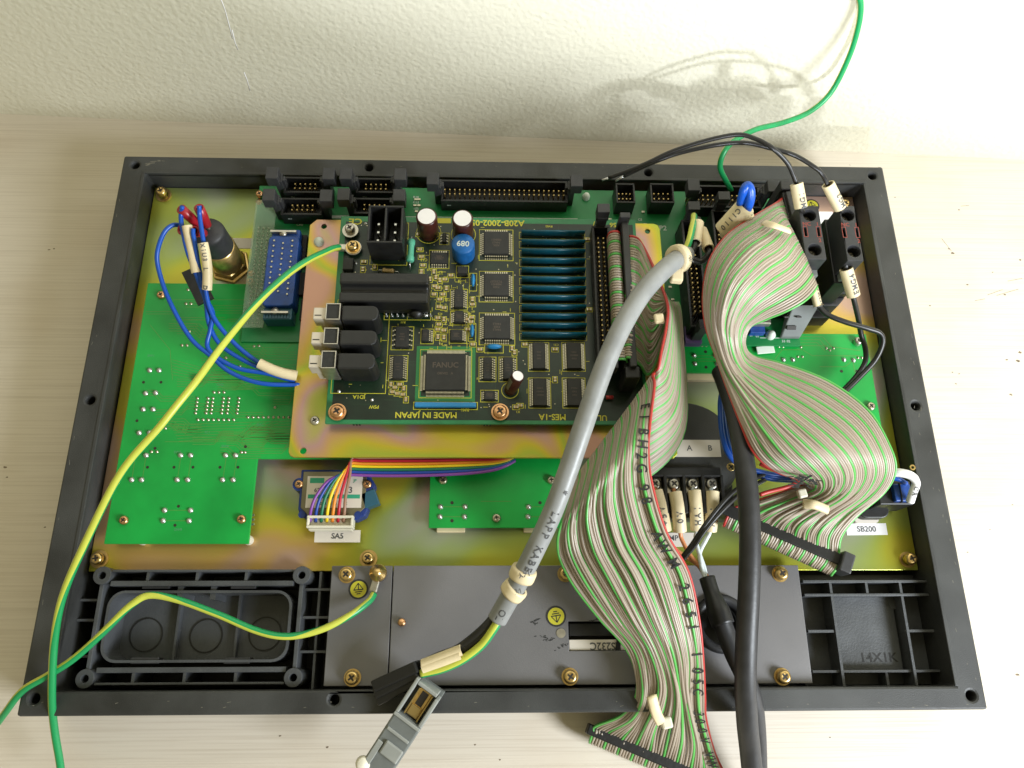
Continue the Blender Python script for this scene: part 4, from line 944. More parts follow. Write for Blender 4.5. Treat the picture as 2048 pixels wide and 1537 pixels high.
mbp = MB(); mbp.box(lx0 + 1.2, lx0 + 7.6, ly1 - 3.2, ly1 - .8, 33.16, 33.2); mbp.box(lx0 + .8, lx1 - .8, ly0 + 4.2, ly0 + 6.0, 33.16, 33.2); put_text(mbp, '0 1 2 4 8 C', ((lx0 + lx1) / 2, ly0 + 1.8, 33.2), 1.7, sx=1.6); mbp.build('green_print', 'green_print', lb_)
text('62', P(634, 981, 33.22), 2.6, 'label_ink', lb_); text('3', P(701, 981, 33.22), 4.0, 'label_ink', lb_); text('JP', P(710, 962, 33.22), 1.8, 'green_print', lb_)
MB().obox(P(741, 1000, 30), (1, .4, 0), (-.4, 1, 0), 3.4, 3.6, 3).build('side_lug', 'connector_dull_blue', rs, bevel=.4)
jx0, jx1, jy0, jy1 = R(613, 1031, 706, 1056, 36); jc = MB(); jc.frame(jx0, jx1, jy0, jy1, 1.1, 30, 36); jc.box(jx0 + 1, jx1 - 1, jy0 + 1, jy1 - 1, 30, 33); jc.box(jx0 + .6, jx1 - .6, jy0 - .8, jy0, 30, 34)
jo = jc.build('plug', 'nylon', rs, bevel=.3)
tg = MB().obox(P(675, 1073, 28), (1, 0, 0), (0, 1, .1), 10.2, 2.7, .25).build('label', 'label_white', rs); text('SA5', P(675, 1073, 28.4), 3.4, 'label_ink', tg)
# rainbow cable
rc = thing('rainbow_cable', 'flat rainbow cable running along the front edge of the raised sheet', 'cable', P(700, 940, 33))
cols = ['violet', 'blue', 'green', 'yellow', 'orange', 'red', 'brown']
for k, c in enumerate(cols):
    pp = [(620 + 11.2 * k, 1044, 33), (622 + 11.2 * k, 1020, 36.5), (634 + 9.6 * k, 990, 38), (660 + 6.6 * k, 960 - 1.5 * k, 38.5), (695 + 1.5 * k, 951 - 5.6 * k, 38.2), (724, 951 - 5.8 * k, 37.5), (780, 952 - 6.0 * k, 37), (860, 951 - 5.9 * k, 37), (940, 947 - 5.4 * k, 37), (985, 941 - 4.2 * k, 37), (1012, 932 - 3 * k, 36.5), (1030, 922 - 2 * k, 35)]
    MB().tube(SP(pp, 8), .72, 8, flat=1).build('wire', 'rain_' + c, rc)

# ---- hand-wheel pulse generator: round body, label, terminal block
hc = P(1375, 905, 38)
hw_ = thing('pulse_generator', 'round black hand-wheel pulse generator with four screw terminals between the ribbons', 'encoder', (hc.x, hc.y, 24))
MB().lathe((hc.x, hc.y, 24), [(0, 0), (24, 0), (24.4, .5), (24.4, 12.5), (23.6, 13.4), (0, 13.4)], 48).build('body', 'black_plastic', hw_)
ex0, ex1, ey0, ey1 = R(1298, 918, 1470, 1062, 38); MB().prism(rrect(ex0, ex1, ey0 + 6, ey1, 3), 24, 36).build('terminal_base', 'black_plastic', hw_, bevel=.6)
lx0, lx1, ly0, ly1 = R(1290, 880, 1441, 914, 37.8); l_ = MB().box(lx0, lx1, ly0, ly1, 37.4, 37.75).build('label', 'label_white', hw_)
text('A', P(1379, 897, 37.8), 3.6, 'label_ink', l_); text('B', P(1420, 897, 37.8), 3.6, 'label_ink', l_); text('0V', P(1332, 897, 37.8), 3.6, 'label_ink', l_)
tx = [1312, 1350, 1388, 1426]
tx0, tx1, ty0, ty1 = R(1296, 934, 1446, 986, 42); 
MB().box(tx0, tx1, ty1 - 4.5, ty1, 36, 41.5).build('terminal_block', 'part_black', hw_, bevel=.7)
for k in range(5):
    X = P(1293 + 37.9 * k, 960, 42).x; MB().box(X - .7, X + .7, ty0 - 9, ty1 - 3.5, 36, 41.6).build('barrier', 'part_black', hw_, bevel=.3)
MB().box(tx0, tx1, ty0 - 9, ty1 - 4, 35, 37.2).build('terminal_floor', 'part_black', hw_)
for px in tx:
    p = P(px - 2, 968, 39); MB().box(p.x - 2.9, p.x + 2.9, p.y - 4, p.y + 4, 37.2, 37.9).build('contact_plate', 'nickel', hw_); screw(hw_, (p.x, p.y, 37.9), 2.9, 2.0, 'nickel', spin=.75)
p = P(1460, 936, 36); MB().cyl((p.x, p.y, 24), 5, 11, 22).build('ear', 'black_plastic', hw_, bevel=.4); screw(hw_, (p.x, p.y, 35), 2.5, 2.0, 'brass', washer=2.9)
# its four leads, each with a cream sleeve
for k, (nm, txt_, a, b, wp, wm) in enumerate((('five', '+5V', (1312, 982, 41), (1330, 1062, 37), [(1334, 1075, 36), (1352, 1100, 36), (1395, 1130, 38), (1412, 1158, 42)], 'wire_orange'), ('zero', '0V', (1350, 985, 41), (1360, 1063, 37), [(1364, 1080, 36), (1380, 1110, 38), (1405, 1140, 40), (1418, 1160, 42)], 'wire_orange'),
                      ('a', 'HA1', (1388, 982, 41), (1394, 1060, 37), [(1391, 1075, 36), (1396, 1100, 38), (1408, 1135, 40), (1413, 1160, 42)], 'wire_white'), ('b', 'HB1', (1425, 984, 41), (1420, 1062, 37), [(1412, 1080, 37), (1400, 1105, 38), (1402, 1130, 41), (1410, 1158, 43)], 'wire_white'))):
    ld = thing('terminal_lead', {'five': 'leftmost cream sleeved lead printed +5V on the screw terminals', 'zero': 'cream sleeved lead printed 0V on the screw terminals', 'a': 'cream sleeved lead printed HA1 on the screw terminals', 'b': 'rightmost cream sleeved lead of the terminals, crossed by black wires'}[nm], 'wire', P(*a), 'leads on the pulse generator terminals')
    A, B = P(*a), P(*b); sleeve(ld, [A.lerp(B, t_) + Vector((0, 0, math.sin(t_ * 3.14) * 1.2)) for t_ in [i / 6 for i in range(7)]], 3.0, txt_, 4.0, off=.12)
    MB().tube(spline([A - Vector((0, -2, 2)), A.lerp(B, .5), B] + [P(*q) for q in wp], 8), .95, 8).build('wire', wm, ld)
# ---- emergency stop contact blocks (top right)
eg = 'emergency stop contact blocks'
def contact_block(label, q, zt):
    x0, x1, y0, y1 = R(*q, zt); t_ = thing('contact_block', label, 'switch', ((x0 + x1) / 2, (y0 + y1) / 2, 24), eg)
    cut = MB()
    for yy in (y1 - 5, y0 + 5): cut.cyl(((x0 + x1) / 2, yy, zt - 6), 3.0, 12, 20)
    for sx_ in (-1, 1): X = (x0 + x1) / 2 + sx_ * 3.0; cut.box(X - .5, X + .5, (y0 + y1) / 2 - 2.0, (y0 + y1) / 2 + 2.6, zt - 3, zt + 3)
    MB().prism([(x0, y0), (x1, y0), (x1, y1), (x0, y1)], 46, zt).build('body', 'latch_black', t_, bevel=.35, cut=cut)
    MB().box(x0 - .6, x1 + .4, y0 - 4, y1 + 1.5, 34, 62).build('lower_body', 'part_black', t_, bevel=.5)
    MB().box(x0 + 1.0, x1 - .6, y0 - 3.4, y0, 62, 66.5).build('clamp_step', 'plug_grey', t_, bevel=.3)
    MB().box(x0 - 2, x1 + 1, y0 - 9, y1, 24, 34).build('foot', 'part_black', t_, bevel=.5)
    mk = MB(); cx, cy = (x0 + x1) / 2, (y0 + y1) / 2
    put_text(mk, 'NC', (cx - 2.0, cy + 4.2, zt + .03), 2.6); put_text(mk, '1', (cx + 3.0, cy + 4.2, zt + .03), 2.6); put_text(mk, '2', (cx + 3.0, cy - 4.3, zt + .03), 2.6)
    for sx_ in (-1, 1): mk.frame(cx + sx_ * 3.0 - 1.0, cx + sx_ * 3.0 + 1.0, cy - 2.5, cy + 3.1, .25, zt + .02, zt + .05)
    mk.build('red_print', 'red_print', t_)
    for yy in (y1 - 5, y0 + 5): screw(t_, (cx, yy, zt - 5.5), 2.5, 1.2, 'steel_dark')
    return t_
contact_block('black contact block with sleeve MG1 behind it, nearer the ribbon', (1604, 412, 1645, 519), 76)
contact_block('black contact block with sleeves MG2 and EMG4, nearer the right rim', (1686, 412, 1718, 522), 76)
eb = thing('emergency_stop_base', 'black base block of the emergency stop below the two contact blocks', 'switch', P(1660, 580, 24))
x0, x1, y0, y1 = R(1630, 505, 1690, 588, 44); MB().box(x0, x1, y0, y1, 24, 44).build('body', 'part_black', eb, bevel=.6)
MB().prism([(x0 + 1, y0 - 4.5), (x1 - 4, y0 - 4.5), (x1, y0), (x0 - 3, y0)], 24, 40).build('stop_lug', 'latch_black', eb, bevel=.5)
MB().box(x0 + 4, x1 - 5, y0 - 3.0, y0 - .8, 40, 40.4).build('recess', 'part_black', eb); MB().obox(P(1640, 540, 46), (.8, .5, 0), (-.5, .8, 0), 2.0, .9, .8).build('yellow_tab', 'warn_yellow', eb)
bk = thing('white_bracket', 'small white plastic plate behind the contact blocks', 'bracket', P(1648, 440, 24)); x0, x1, y0, y1 = R(1633, 423, 1668, 452, 40); MB().box(x0, x1, y0, y1, 24, 40).build('plate', 'label_bright', bk, bevel=.4)
# grey sloping connector cover below the ribbon hump
cv = thing('connector_cover', 'slate grey sloping connector cover just below the right ribbon hump', 'cover', P(1600, 640, 24))
x0 = P(1565, 675, 34).x; x1 = P(1612, 650, 34).x; yA = P(1600, 612, 46).y; yB = P(1580, 676, 34).y
MB().hexa([(x0 - 1, yB, ZI + .2), (x1 - 4, yB, ZI + .2), (x1 + 3, yA, ZI + .2), (x0 + 3, yA, ZI + .2), (x0 - 1, yB, 34.5), (x1 - 4, yB, 34.5), (x1 + 2, yA, 47), (x0 + 2, yA, 47)]).build('shell', 'plug_grey', cv, bevel=.6)
MB().obox(P(1583, 656, 39), (1, 0, 0), (0, 1, .8), 2.2, 1.0, .3).build('window', 'dark_recess', cv)
for px in (1573, 1597): MB().obox(P(px, 634, 43), (1, 0, 0), (0, 1, .8), 1.2, .35, .9).build('clip_slot', 'dark_recess', cv)
pg = thing('paper_tag', 'small cream paper tag lying beside the sleeved black wire', 'label', P(1640, 610, 24)); MB().obox(P(1640, 610, 24.2), (1, 0, 0), (0, 1, 0), 4.6, 2.4, .12).build('tag', 'label_white', pg)
# ---- illuminated switch at the right rim
pbx = thing('push_switch', 'black and blue push button body with white sleeved wires at the right rim', 'switch', P(1790, 1010, 24))
x0, x1, y0, y1 = R(1756, 962, 1824, 1010, 42); MB().box(x0, x1, y0, y1, 26, 42).build('body', 'part_black', pbx, bevel=.6)
MB().box(x0 + 6, x1 - 2, y0 + 1, y1 - 2, 42, 45).build('blue_insert', 'connector_blue', pbx, bevel=.5); MB().box(x0 + 9, x1 - 7, y0 + .6, y1 - 1.6, 43, 45.6).build('bridge', 'latch_black', pbx, bevel=.3)
MB().prism(rrect(x0 - 5, x1 - 6, y0 - 4, y1 - 2, 4), 24, 31).build('collar', 'part_black', pbx, bevel=.5); MB().prism(rrect(x0 - 5, x1 - 9, y0 - 5.5, y0, 2), 24, 26).build('gasket', 'label_white', pbx)
MB().ring(P(1824, 936, 44), 1.3, .7, 0, .7, 14).build('terminal_eye', 'brass', pbx)
# ================================================================== ribbon cables
def rb_mat(w): return 'rb_red' if w == 0 else ('rb_green' if w % 5 == 4 else ('rb_tan' if w % 2 else 'rb_pale'))
def idc(parent, A, B, up, fwd, w=2.3, h=3.4, cap=True):
    """insulation-displacement connector bar from A to B"""
    A, B = Vector(A), Vector(B); d = (B - A).normalized(); A, B = A - d * 3.0, B + d * 3.0
    MB().obox((A + B) / 2, d, fwd, (B - A).length / 2, w, h).build('connector', 'shrink', parent, bevel=.5)
    if cap:
        u = Vector(up).normalized(); MB().obox((A + B) / 2 + u * (h + .9), d, fwd, (B - A).length / 2 - .6, w * .62, .9).build('strain_relief', 'latch_black', parent, bevel=.4)
        for e in (A, B): MB().obox(e, d, fwd, .9, w * 1.05, h * 1.15).build('end_clip', 'latch_black', parent, bevel=.3)

# ---- left ribbon: leaves the main board, folds over diagonally, hangs over the front rim
r1 = thing('ribbon_cable', 'left grey-green ribbon cable with red edge, folded and hanging over the front rim', 'ribbon cable', P(1250, 1100, 47), 'flat ribbon cables')
lerp = lambda a, b, t: tuple(a[i] + (b[i] - a[i]) * t for i in range(3))
J = [random.uniform(-1, 1) for _ in range(60)]
paths1 = []
for w in range(50):
    u = w / 49.0; ti = J[w]
    g4 = .75 * math.sin(w * 0.62) + .35 * math.sin(w * 1.7 + 1)
    pp = [lerp((1252, 474, 66), (1250, 716, 66), u), lerp((1268, 474, 68), (1262, 716, 68), u), lerp((1282, 486, 66), (1280, 730, 63), u), lerp((1306, 534, 67), (1303, 742, 58), u ** .9),
          lerp((1334, 606, 76), (1352, 606, 62), u ** .6), lerp((1332, 655, 80), (1366, 690, 60), u ** .55), lerp((1322, 705, 80), (1369, 860, 56), u ** .75),
          lerp((1318, 735, 78), (1300, 952, 54), u), lerp((1311, 746, 76), (1206, 975, 52), u), lerp((1305, 752, 78), (1150, 962, 55), u), lerp((1309, 772, 82), (1143, 985, 64), u)]
    body = [((1300, 842, 86), (1130, 1030, 70)), ((1296, 900, 85), (1120, 1060, 68)), ((1302, 965, 82), (1116, 1088, 64)), ((1332, 1065, 76), (1122, 1120, 60)), ((1376, 1145, 71), (1148, 1170, 57)), ((1398, 1240, 65), (1200, 1238, 53)),
            ((1406, 1320, 57), (1252, 1296, 48))]
    for i, (a, b) in enumerate(body):
        k = u; q = lerp(a, b, k); amp = [0, 1.2, 2.0, 2.6, 2.2, 1.0, .5][i]
        pp.append((q[0] + g4 * amp * .9, q[1], q[2] + g4 * amp * .55 + 5 * math.sin(math.pi * u)))
    tail = [((1409, 1392, 45), (1274, 1352, 41)), ((1416, 1440, 33), (1268, 1398, 36)), ((1436, 1510, 20), (1236, 1428, 28)), ((1458, 1566, 15), (1192, 1452, 16)), ((1455, 1577, 14), (1187, 1464, 15)), ((1449, 1596, 11), (1180, 1483, 11)), ((1450, 1598, 5), (1181, 1484, 5)), ((1457, 1583, 3.2), (1188, 1470, 3.2))]
    for i, (a, b) in enumerate(tail):
        # bundled wires crowd towards the tie in front of the connector
        uu = u if i > 2 else u + .04 * math.sin(u * 9 + i); q = lerp(a, b, max(0, min(1, uu))); s_ = [1.6, 2.6, 2.4, 0, 0, 0, 0, 0][i]
        pp.append((q[0] + g4 * s_ * 1.1, q[1], q[2] + g4 * s_ * .8 + (4 * math.sin(math.pi * u) if i < 3 else 0)))
    pp = [(q[0] + random.uniform(-.5, .5), q[1], q[2] + random.uniform(-.32, .32)) for q in pp]
    pts = SP(pp, 7); paths1.append(pts)
    MB().tube(pts, .66, 6, caps=True).build('wire', rb_mat(w), r1)
# upright socket on the header
x0, x1, y0, y1 = R(1236, 464, 1268, 726, ZP + 18)
MB().box(x0 + 1.0, x1 - .4, y0 - 2, y1 + 1, ZP + 4, ZP + 16.4).build('connector', 'shrink', r1, bevel=.5)
mid = P(1257, 590, ZP + 21); MB().box(mid.x - 1.1, mid.x + 1.9, y0 - 3, y1 + 4, ZP + 16.4, ZP + 21.5).build('strain_relief', 'latch_black', r1, bevel=.4)
MB().box(mid.x - 2.4, mid.x + 2.4, y1 + 3.4, y1 + 6.2, ZP, ZP + 25).build('latch', 'latch_black', r1, bevel=.4); MB().box(mid.x - 3.0, mid.x + 3.6, y0 - 7.5, y0 - 2, ZP, ZP + 19).build('latch', 'part_black', r1, bevel=.6)
bx_ = P(1257, 590, ZP + 19)
mbx = None
for w in range(50):                                    # wire loop on the near side of the strain bar
    y = y0 + 1 + (y1 - y0 - 2) * (1 - w / 49.0)
    pts = [Vector((mid.x - 1.2, y, ZP + 15.5)), Vector((mid.x - 2.4, y, ZP + 19.0)), Vector((mid.x - 4.6, y, ZP + 20.0)), Vector((mid.x - 6.6, y, ZP + 18.4)), Vector((mid.x - 6.8, y, ZP + 14.0)), Vector((mid.x - 5.0, y, ZP + 10.0))]
    MB().tube(spline(pts, 4), .58, 6).build('wire', rb_mat(w), r1)
idc(r1, P(1455, 1577, 12), P(1187, 1462, 12), (0, 0, 1), (P(1187, 1462, 12) - P(1192, 1450, 12)), 2.2, 3.6, cap=False)
# print along the edge
pt_ = MB(); pr_ = [Vector((q[3].x, q[3].y, max(k.z for k in q))) for q in zip(*paths1[1:8])]; L = frames_along(pr_)
i0 = min(range(len(pr_)), key=lambda i: (pr_[i] - P(1305, 800, 85)).length); s0 = L[i0] + 1.5
for ch, st_ in zip('E1BH2G 98 AWM 2651 105C 300V VW-1', [0, 6, 12.5, 18, 23, 28, 0, 36, 41, 0, 54, 60, 66.5, 0, 78, 83.5, 89, 94.5, 0, 106, 111.5, 117, 122.5, 0, 135, 140, 145, 150, 0, 158, 163, 168, 172]):
    if ch == ' ': continue
    c, d = at_len(pr_, L, s0 + st_); ii = min(range(len(pr_)), key=lambda q: (pr_[q] - c).length); cr = (paths1[1][ii] - paths1[7][ii]).normalized(); uy = (cr - d * cr.dot(d)).normalized(); un = d.cross(uy); un = un if un.z > 0 else -un
    mid_ = (paths1[1][ii] + paths1[7][ii]) / 2; hi = max((q[ii] - mid_).dot(un) for q in paths1[1:8]); put_text(pt_, ch, mid_ + un * (hi + .85), 6.0, d, uy, sx=.85)
pt_.build('printed_text', 'ink', r1)
# cream ties round the ribbon
def tie_strip(parent, pts, wid, th=.8, m='sleeve', name='cable_tie'):
    pts = [Vector(p) for p in pts]; MB().tube(pts, wid, 8, flat=th / wid, up=(0, 0, 1)).build(name, m, parent)
tie_strip(r1, SP([(1303, 1392, 50), (1312, 1425, 47), (1322, 1446, 42)], 5), 2.2); MB().obox(P(1333, 1446, 41), (1, .2, 0), (-.2, 1, 0), 2.2, 2.2, 1.8).build('tie_head', 'nylon', r1, bevel=.8)
MB().obox(P(1318, 638, 78), (1, .1, 0), (0, 1, 0), 2.2, 2.4, 1.0).build('tie_head', 'sleeve', r1, bevel=.9)
MB().obox(P(1243, 950, 66), (0, 1, 0), (1, 0, 0), 4.0, .9, .5).build('black_mark', 'ink', r1)

# ---- right ribbon: from the interface board over a hump, a waist, and back under itself to a loose plug
r2 = thing('ribbon_cable', 'right grey-green ribbon cable arched over the back headers, its plug hanging loose', 'ribbon cable', P(1600, 800, 32), 'flat ribbon cables')
st2 = [((1566, 396, 56), None, (1612, 566, 56)), ((1562, 400, 62), None, (1618, 572, 64)), ((1545, 412, 72), (1586, 470, 82), (1634, 574, 76)), ((1505, 436, 82), (1560, 500, 94), (1612, 600, 78)), ((1455, 470, 88), (1520, 528, 100), (1575, 622, 76)), ((1420, 520, 88), (1476, 575, 99), (1530, 640, 72)), ((1407, 585, 84), (1453, 630, 91), (1500, 655, 69)),
       ((1411, 650, 79), (1452, 680, 82), (1489, 688, 66)), ((1432, 715, 76), (1470, 738, 77), (1506, 712, 65)), ((1457, 785, 75), (1516, 785, 79), (1565, 728, 65)), ((1484, 855, 76), (1580, 835, 83), (1655, 762, 67)), ((1508, 905, 75), (1640, 885, 85), (1735, 820, 68)),
       ((1545, 940, 71), (1678, 925, 82), (1778, 890, 67)), ((1590, 956, 63), (1690, 960, 74), (1791, 940, 63)), ((1610, 968, 55), (1672, 992, 64), (1768, 985, 57)), ((1565, 985, 50), (1622, 1020, 55), (1714, 1032, 52)), ((1505, 1005, 48), (1582, 1045, 52), (1682, 1074, 50)), ((1462, 1020, 47), None, (1677, 1113, 47)), ((1455, 1034, 47), None, (1676, 1132, 47)), ((1448, 1050, 45), None, (1664, 1148, 45)), ((1449, 1050, 40), None, (1664, 1148, 40)), ((1458, 1032, 38), None, (1674, 1130, 38))]
for w in range(50):
    u = w / 49.0; pp = []; g4 = .8 * math.sin(w * 0.7) + .3 * math.sin(w * 2.1 + 2)
    for i, (a, m_, b) in enumerate(st2):
        q = lerp(a, b, u)
        if m_ is not None:
            l = lerp(a, b, .5); k = 4 * u * (1 - u); q = tuple(q[j] + (m_[j] - l[j]) * k for j in range(3))
        amp = {5: .5, 6: 1.1, 7: 1.8, 8: 2.0, 9: 1.3, 10: .5, 14: 1.5, 15: 1.8, 16: .8}.get(i, 0)
        pp.append((q[0] + g4 * amp, q[1] + g4 * amp * .3, q[2] + g4 * amp * .5))
    pp = [(q[0] + random.uniform(-.5, .5), q[1] + random.uniform(-.4, .4), q[2] + random.uniform(-.3, .3)) for q in pp]
    MB().tube(SP(pp, 6), .67, 6).build('wire', rb_mat(w), r2)
A, B = P(1570, 400, 60), P(1608, 555, 60); d = (B - A)
MB().obox((A + B) / 2 + Vector((1.5, 0, -10)), d, (1, 0, 0), d.length / 2 + 4, 3.0, 12).build('connector', 'part_black', r2, bevel=.5)
MB().obox((A + B) / 2 + Vector((1.2, 0, 2)), d, (1, 0, 0), d.length / 2 + 2, 2.0, 2.5).build('strain_relief', 'latch_black', r2, bevel=.4)
mb_ = P(1577, 373, 62); MB().box(mb_.x - 4.5, mb_.x + 4.5, mb_.y - 3, mb_.y + 2, 32, 64).build('latch', 'latch_black', r2, bevel=.4); MB().box(mb_.x - 3, mb_.x + 3, mb_.y - 6, mb_.y - 3, 32, 60).build('latch', 'latch_black', r2, bevel=.4)
for w in range(25):                                    # loop of wires on the far side of the strain bar
    q = A.lerp(B, (w + .5) / 25) + Vector((3.6, 0, 0)); MB().tube(spline([q + Vector((0, 0, -4)), q + Vector((.8, 0, 0)), q + Vector((.2, 0, 2.4)), q + Vector((-1.6, 0, 3.2))], 3), .62, 6).build('wire', rb_mat(w * 2), r2)
A, B = P(1456, 1026, 44), P(1679, 1124, 44); idc(r2, A, B, (0, 0, 1), (-.4, 1, 0), 2.6, 4.2, cap=False)
MB().obox(P(1686, 1128, 46), (B - A), (-.4, 1, 0), 2.6, 4.4, 5.0).build('end_clip', 'latch_black', r2, bevel=.7)
tie_strip(r2, SP([(1606, 1008, 62), (1630, 1010, 64), (1655, 1020, 60)], 5), 2.1, 1.0); MB().obox(P(1604, 988, 62), (1, .2, 0), (-.2, 1, 0), 1.9, 1.9, 1.4).build('tie_head', 'nylon', r2, bevel=.7)
tie_strip(r2, SP([(1528, 446, 92), (1550, 452, 96), (1578, 462, 92)], 5), 2.0, .9)
tm_ = MB()                                             # smudged ink near the fold
for k in range(34):
    px, py = random.gauss(1606, 15), random.gauss(962, 8); p = P(px, py, 76 - .02 * k); a = random.uniform(-.6, .6); tm_.obox(p, (math.cos(a), math.sin(a), .0), (-math.sin(a), math.cos(a), 0), random.uniform(.6, 2.2), random.uniform(.12, .4), .12)
tm_.build('ink_smudge', 'ink', r2, kind='stuff')

# ================================================================== round cables
def round_cable(t_, pp, r, m, n=20, nm='sheath', seg=10):
    pts = SP(pp, seg); MB().tube(pts, r, n).build(nm, m, t_); return pts
def collar(parent, pts, s, r0, r1_, wid, tilt=(0, 0, 0)):
    L = frames_along(pts); c, d = at_len(pts, L, s); d = (d + Vector(tilt)).normalized()
    return MB().lathe(c - d * wid / 2, [(r0, 0), (r1_ * .96, 0), (r1_, wid * .2), (r1_, wid * .8), (r1_ * .96, wid), (r0, wid)], 26, d).build('marker_ring', 'sleeve', parent), c, d

gc = thing('grey_cable', 'thick light grey round cable with cream rings crossing the main board', 'cable', P(1130, 950, 60))
gp = round_cable(gc, [(1372, 509, 84), (1352, 521, 90), (1326, 542, 95), (1284, 588, 98), (1246, 650, 99), (1214, 720, 97), (1188, 790, 94), (1162, 866, 91), (1135, 945, 86), (1105, 1025, 80), (1070, 1100, 73), (1036, 1166, 66), (1010, 1212, 60), (994, 1240, 57)], 4.0, 'cable_grey', 28)
Lg = frames_along(gp); Lt = Lg[-1]
cr_, c, d = collar(gc, gp, 8.5, 3.9, 6.2, 3.6, (-.25, .1, 0)); text('14Y07', c + Vector((3.4, -1.2, 5.0)), 2.6, 'label_ink', cr_, ux=(.45, -1, -.2), uy=(1, .45, -.6))
MB().obox(P(1353, 552, 88), (.1, 1, 0), (1, 0, 0), 3.2, 2.6, 2).build('marker_tail', 'sleeve', gc, bevel=.8)
cr_, c, d = collar(gc, gp, Lt - 22.5, 3.9, 5.3, 4.6, (.12, .05, 0)); text('14Y', c + Vector((.4, -.6, 5.36)), 3.0, 'label_ink', cr_, ux=(-1, -.25, 0), uy=(.25, -1, 0))
cr_, c, d = collar(gc, gp, Lt - 14.5, 3.9, 5.2, 4.4, (-.2, .1, 0)); text('1Y', c + Vector((1.6, -.6, 5.0)), 2.6, 'label_ink', cr_, ux=(-1, -.25, 0), uy=(.25, -1, 0))
MB().tube(SP([(1018, 1168, 64), (1012, 1182, 62), (1018, 1196, 62)], 4), 1.0, 8).build('marker_tail', 'sleeve', gc)
pt_ = MB(); i0 = min(range(len(gp)), key=lambda i: (gp[i] - P(1121, 1012, 80)).length); s0 = Lg[i0]
for k, ch in enumerate('*  LAPP KABEL  C'):
    if ch == ' ': continue
    c, d = at_len(gp, Lg, s0 + k * 3.0 - 6); un = (Vector((.25, -.15, 1)) - d * Vector((.25, -.15, 1)).dot(d)).normalized(); put_text(pt_, ch, c + un * 4.2, 4.2, d, un.cross(d), wrap=4.0)
c, d = at_len(gp, Lg, Lt - 4); un = (Vector((0, -.2, 1)) - d * Vector((0, -.2, 1)).dot(d)).normalized(); put_text(pt_, 'OL', c + un * 4.06, 4.0, d, un.cross(d), wrap=4.0)
pt_.build('printed_text', 'cable_print', gc)
# its cores at the front: two black in a cream sleeve, one yellow-green
for off, nm in ((0, 0), (1, 1)):
    MB().tube(SP([(1000 - 14 * off, 1236, 57 - off), (978 - 12 * off, 1258, 55), (948 - 10 * off, 1285 - 3 * off, 52), (920 - 8 * off, 1304 - 4 * off, 50), (880, 1320 - 8 * off, 48), (840, 1338 - 8 * off, 46)], 8), 1.75, 12).build('core', 'wire_black', gc)
MB().tube(SP([(998, 1240, 58), (985, 1262, 57), (962, 1292, 54), (925, 1320, 52), (885, 1338, 50), (842, 1348, 48)], 8), 1.75, 12, mi=lambda i, k: 1 if (k + 1) % 12 < 6 else 0, up=(0, 0, 1)).build('core', ['wire_green', 'wire_yellow'], gc)
for k in range(2):
    a, b = P(924 - 2 * k, 1301 + 9 * k, 52), P(846, 1331 + 6 * k, 48.5); sleeve(gc, [a.lerp(b, i / 5) for i in range(6)], 2.5)
# black crimp plugs at the end
for k in range(3):
    a, b = P(838, 1332 + 12 * k, 48 - k), P(750 + 3 * k, 1372 + 14 * k, 41 - k); d = b - a
    MB().obox((a + b) / 2, d, (d.y, -d.x, 0), d.length / 2, 2.3, 3.0 - .3 * k).build('crimp_boot', 'shrink', gc, bevel=.7)
# far end cores
MB().tube(SP([(1366, 512, 85), (1378, 484, 87), (1385, 455, 86), (1388, 440, 80), (1388, 432, 70)], 8), 1.5, 12, mi=lambda i, k: 0 if (k + 3) % 12 < 4 else 1, up=(1, 0, 0)).build('core', ['wire_green', 'wire_yellow'], gc)
for pp, sl_ in (([(1370, 512, 84), (1385, 500, 84), (1391, 480, 84), (1396, 455, 80), (1396, 440, 68)], ((1391, 486, 85), (1396, 447, 82))), ([(1372, 514, 82), (1400, 524, 80), (1418, 506, 82), (1410, 478, 80), (1402, 460, 76), (1400, 450, 64)], ((1417, 498, 83), (1403, 462, 79)))):
    MB().tube(SP(pp, 8), 1.6, 12).build('core', 'wire_black', gc); a, b = P(*sl_[0]), P(*sl_[1]); sleeve(gc, [a.lerp(b, i / 5) for i in range(6)], 2.6)

# ---- grey hooded plug lying at the front
hp = thing('hooded_plug', 'grey plastic hooded plug with a gold contact lying over the front rim', 'plug', P(790, 1450, 20))
a, b = P(858, 1376, 46), P(748, 1546, 34); d = (b - a); L = d.length; d.normalize(); sd_ = Vector((d.y, -d.x, 0)).normalized() * -1; sd_ = (sd_ - d * sd_.dot(d)).normalized(); nn = d.cross(sd_); nn = nn if nn.z > 0 else -nn
def at(s, t, n_): return a + d * s + sd_ * t + nn * n_
def pbox(s0, s1, t0, t1, n0, n1, name, m, bv=.4):
    return MB().hexa([at(s, t, n_) for n_ in (n0, n1) for s, t in ((s0, t0), (s1, t0), (s1, t1), (s0, t1))]).build(name, m, hp, bevel=bv)
H = 6.2
pbox(14, L, -H, H, -5, 3.2, 'hood', 'plug_grey', .8); pbox(-1, 14, -H, H, -5, -3, 'hood_floor', 'plug_grey', .3)
pbox(-2, 14, -H, -H + 1.5, -3, 4.0, 'side_wall', 'plug_light'); pbox(1, 14, H - 1.6, H, -3, 3.2, 'side_wall', 'plug_light'); pbox(-1, 0.6, -H + 1.5, H - 1.6, -3, 3.0, 'end_wall', 'plug_light'); pbox(14, 15.4, -H, H, 3.2, 4.0, 'cross_rib', 'plug_light', .3); pbox(20.5, 21.8, -H + 1, H - 1, 3.2, 4.0, 'cross_rib', 'plug_light', .3)
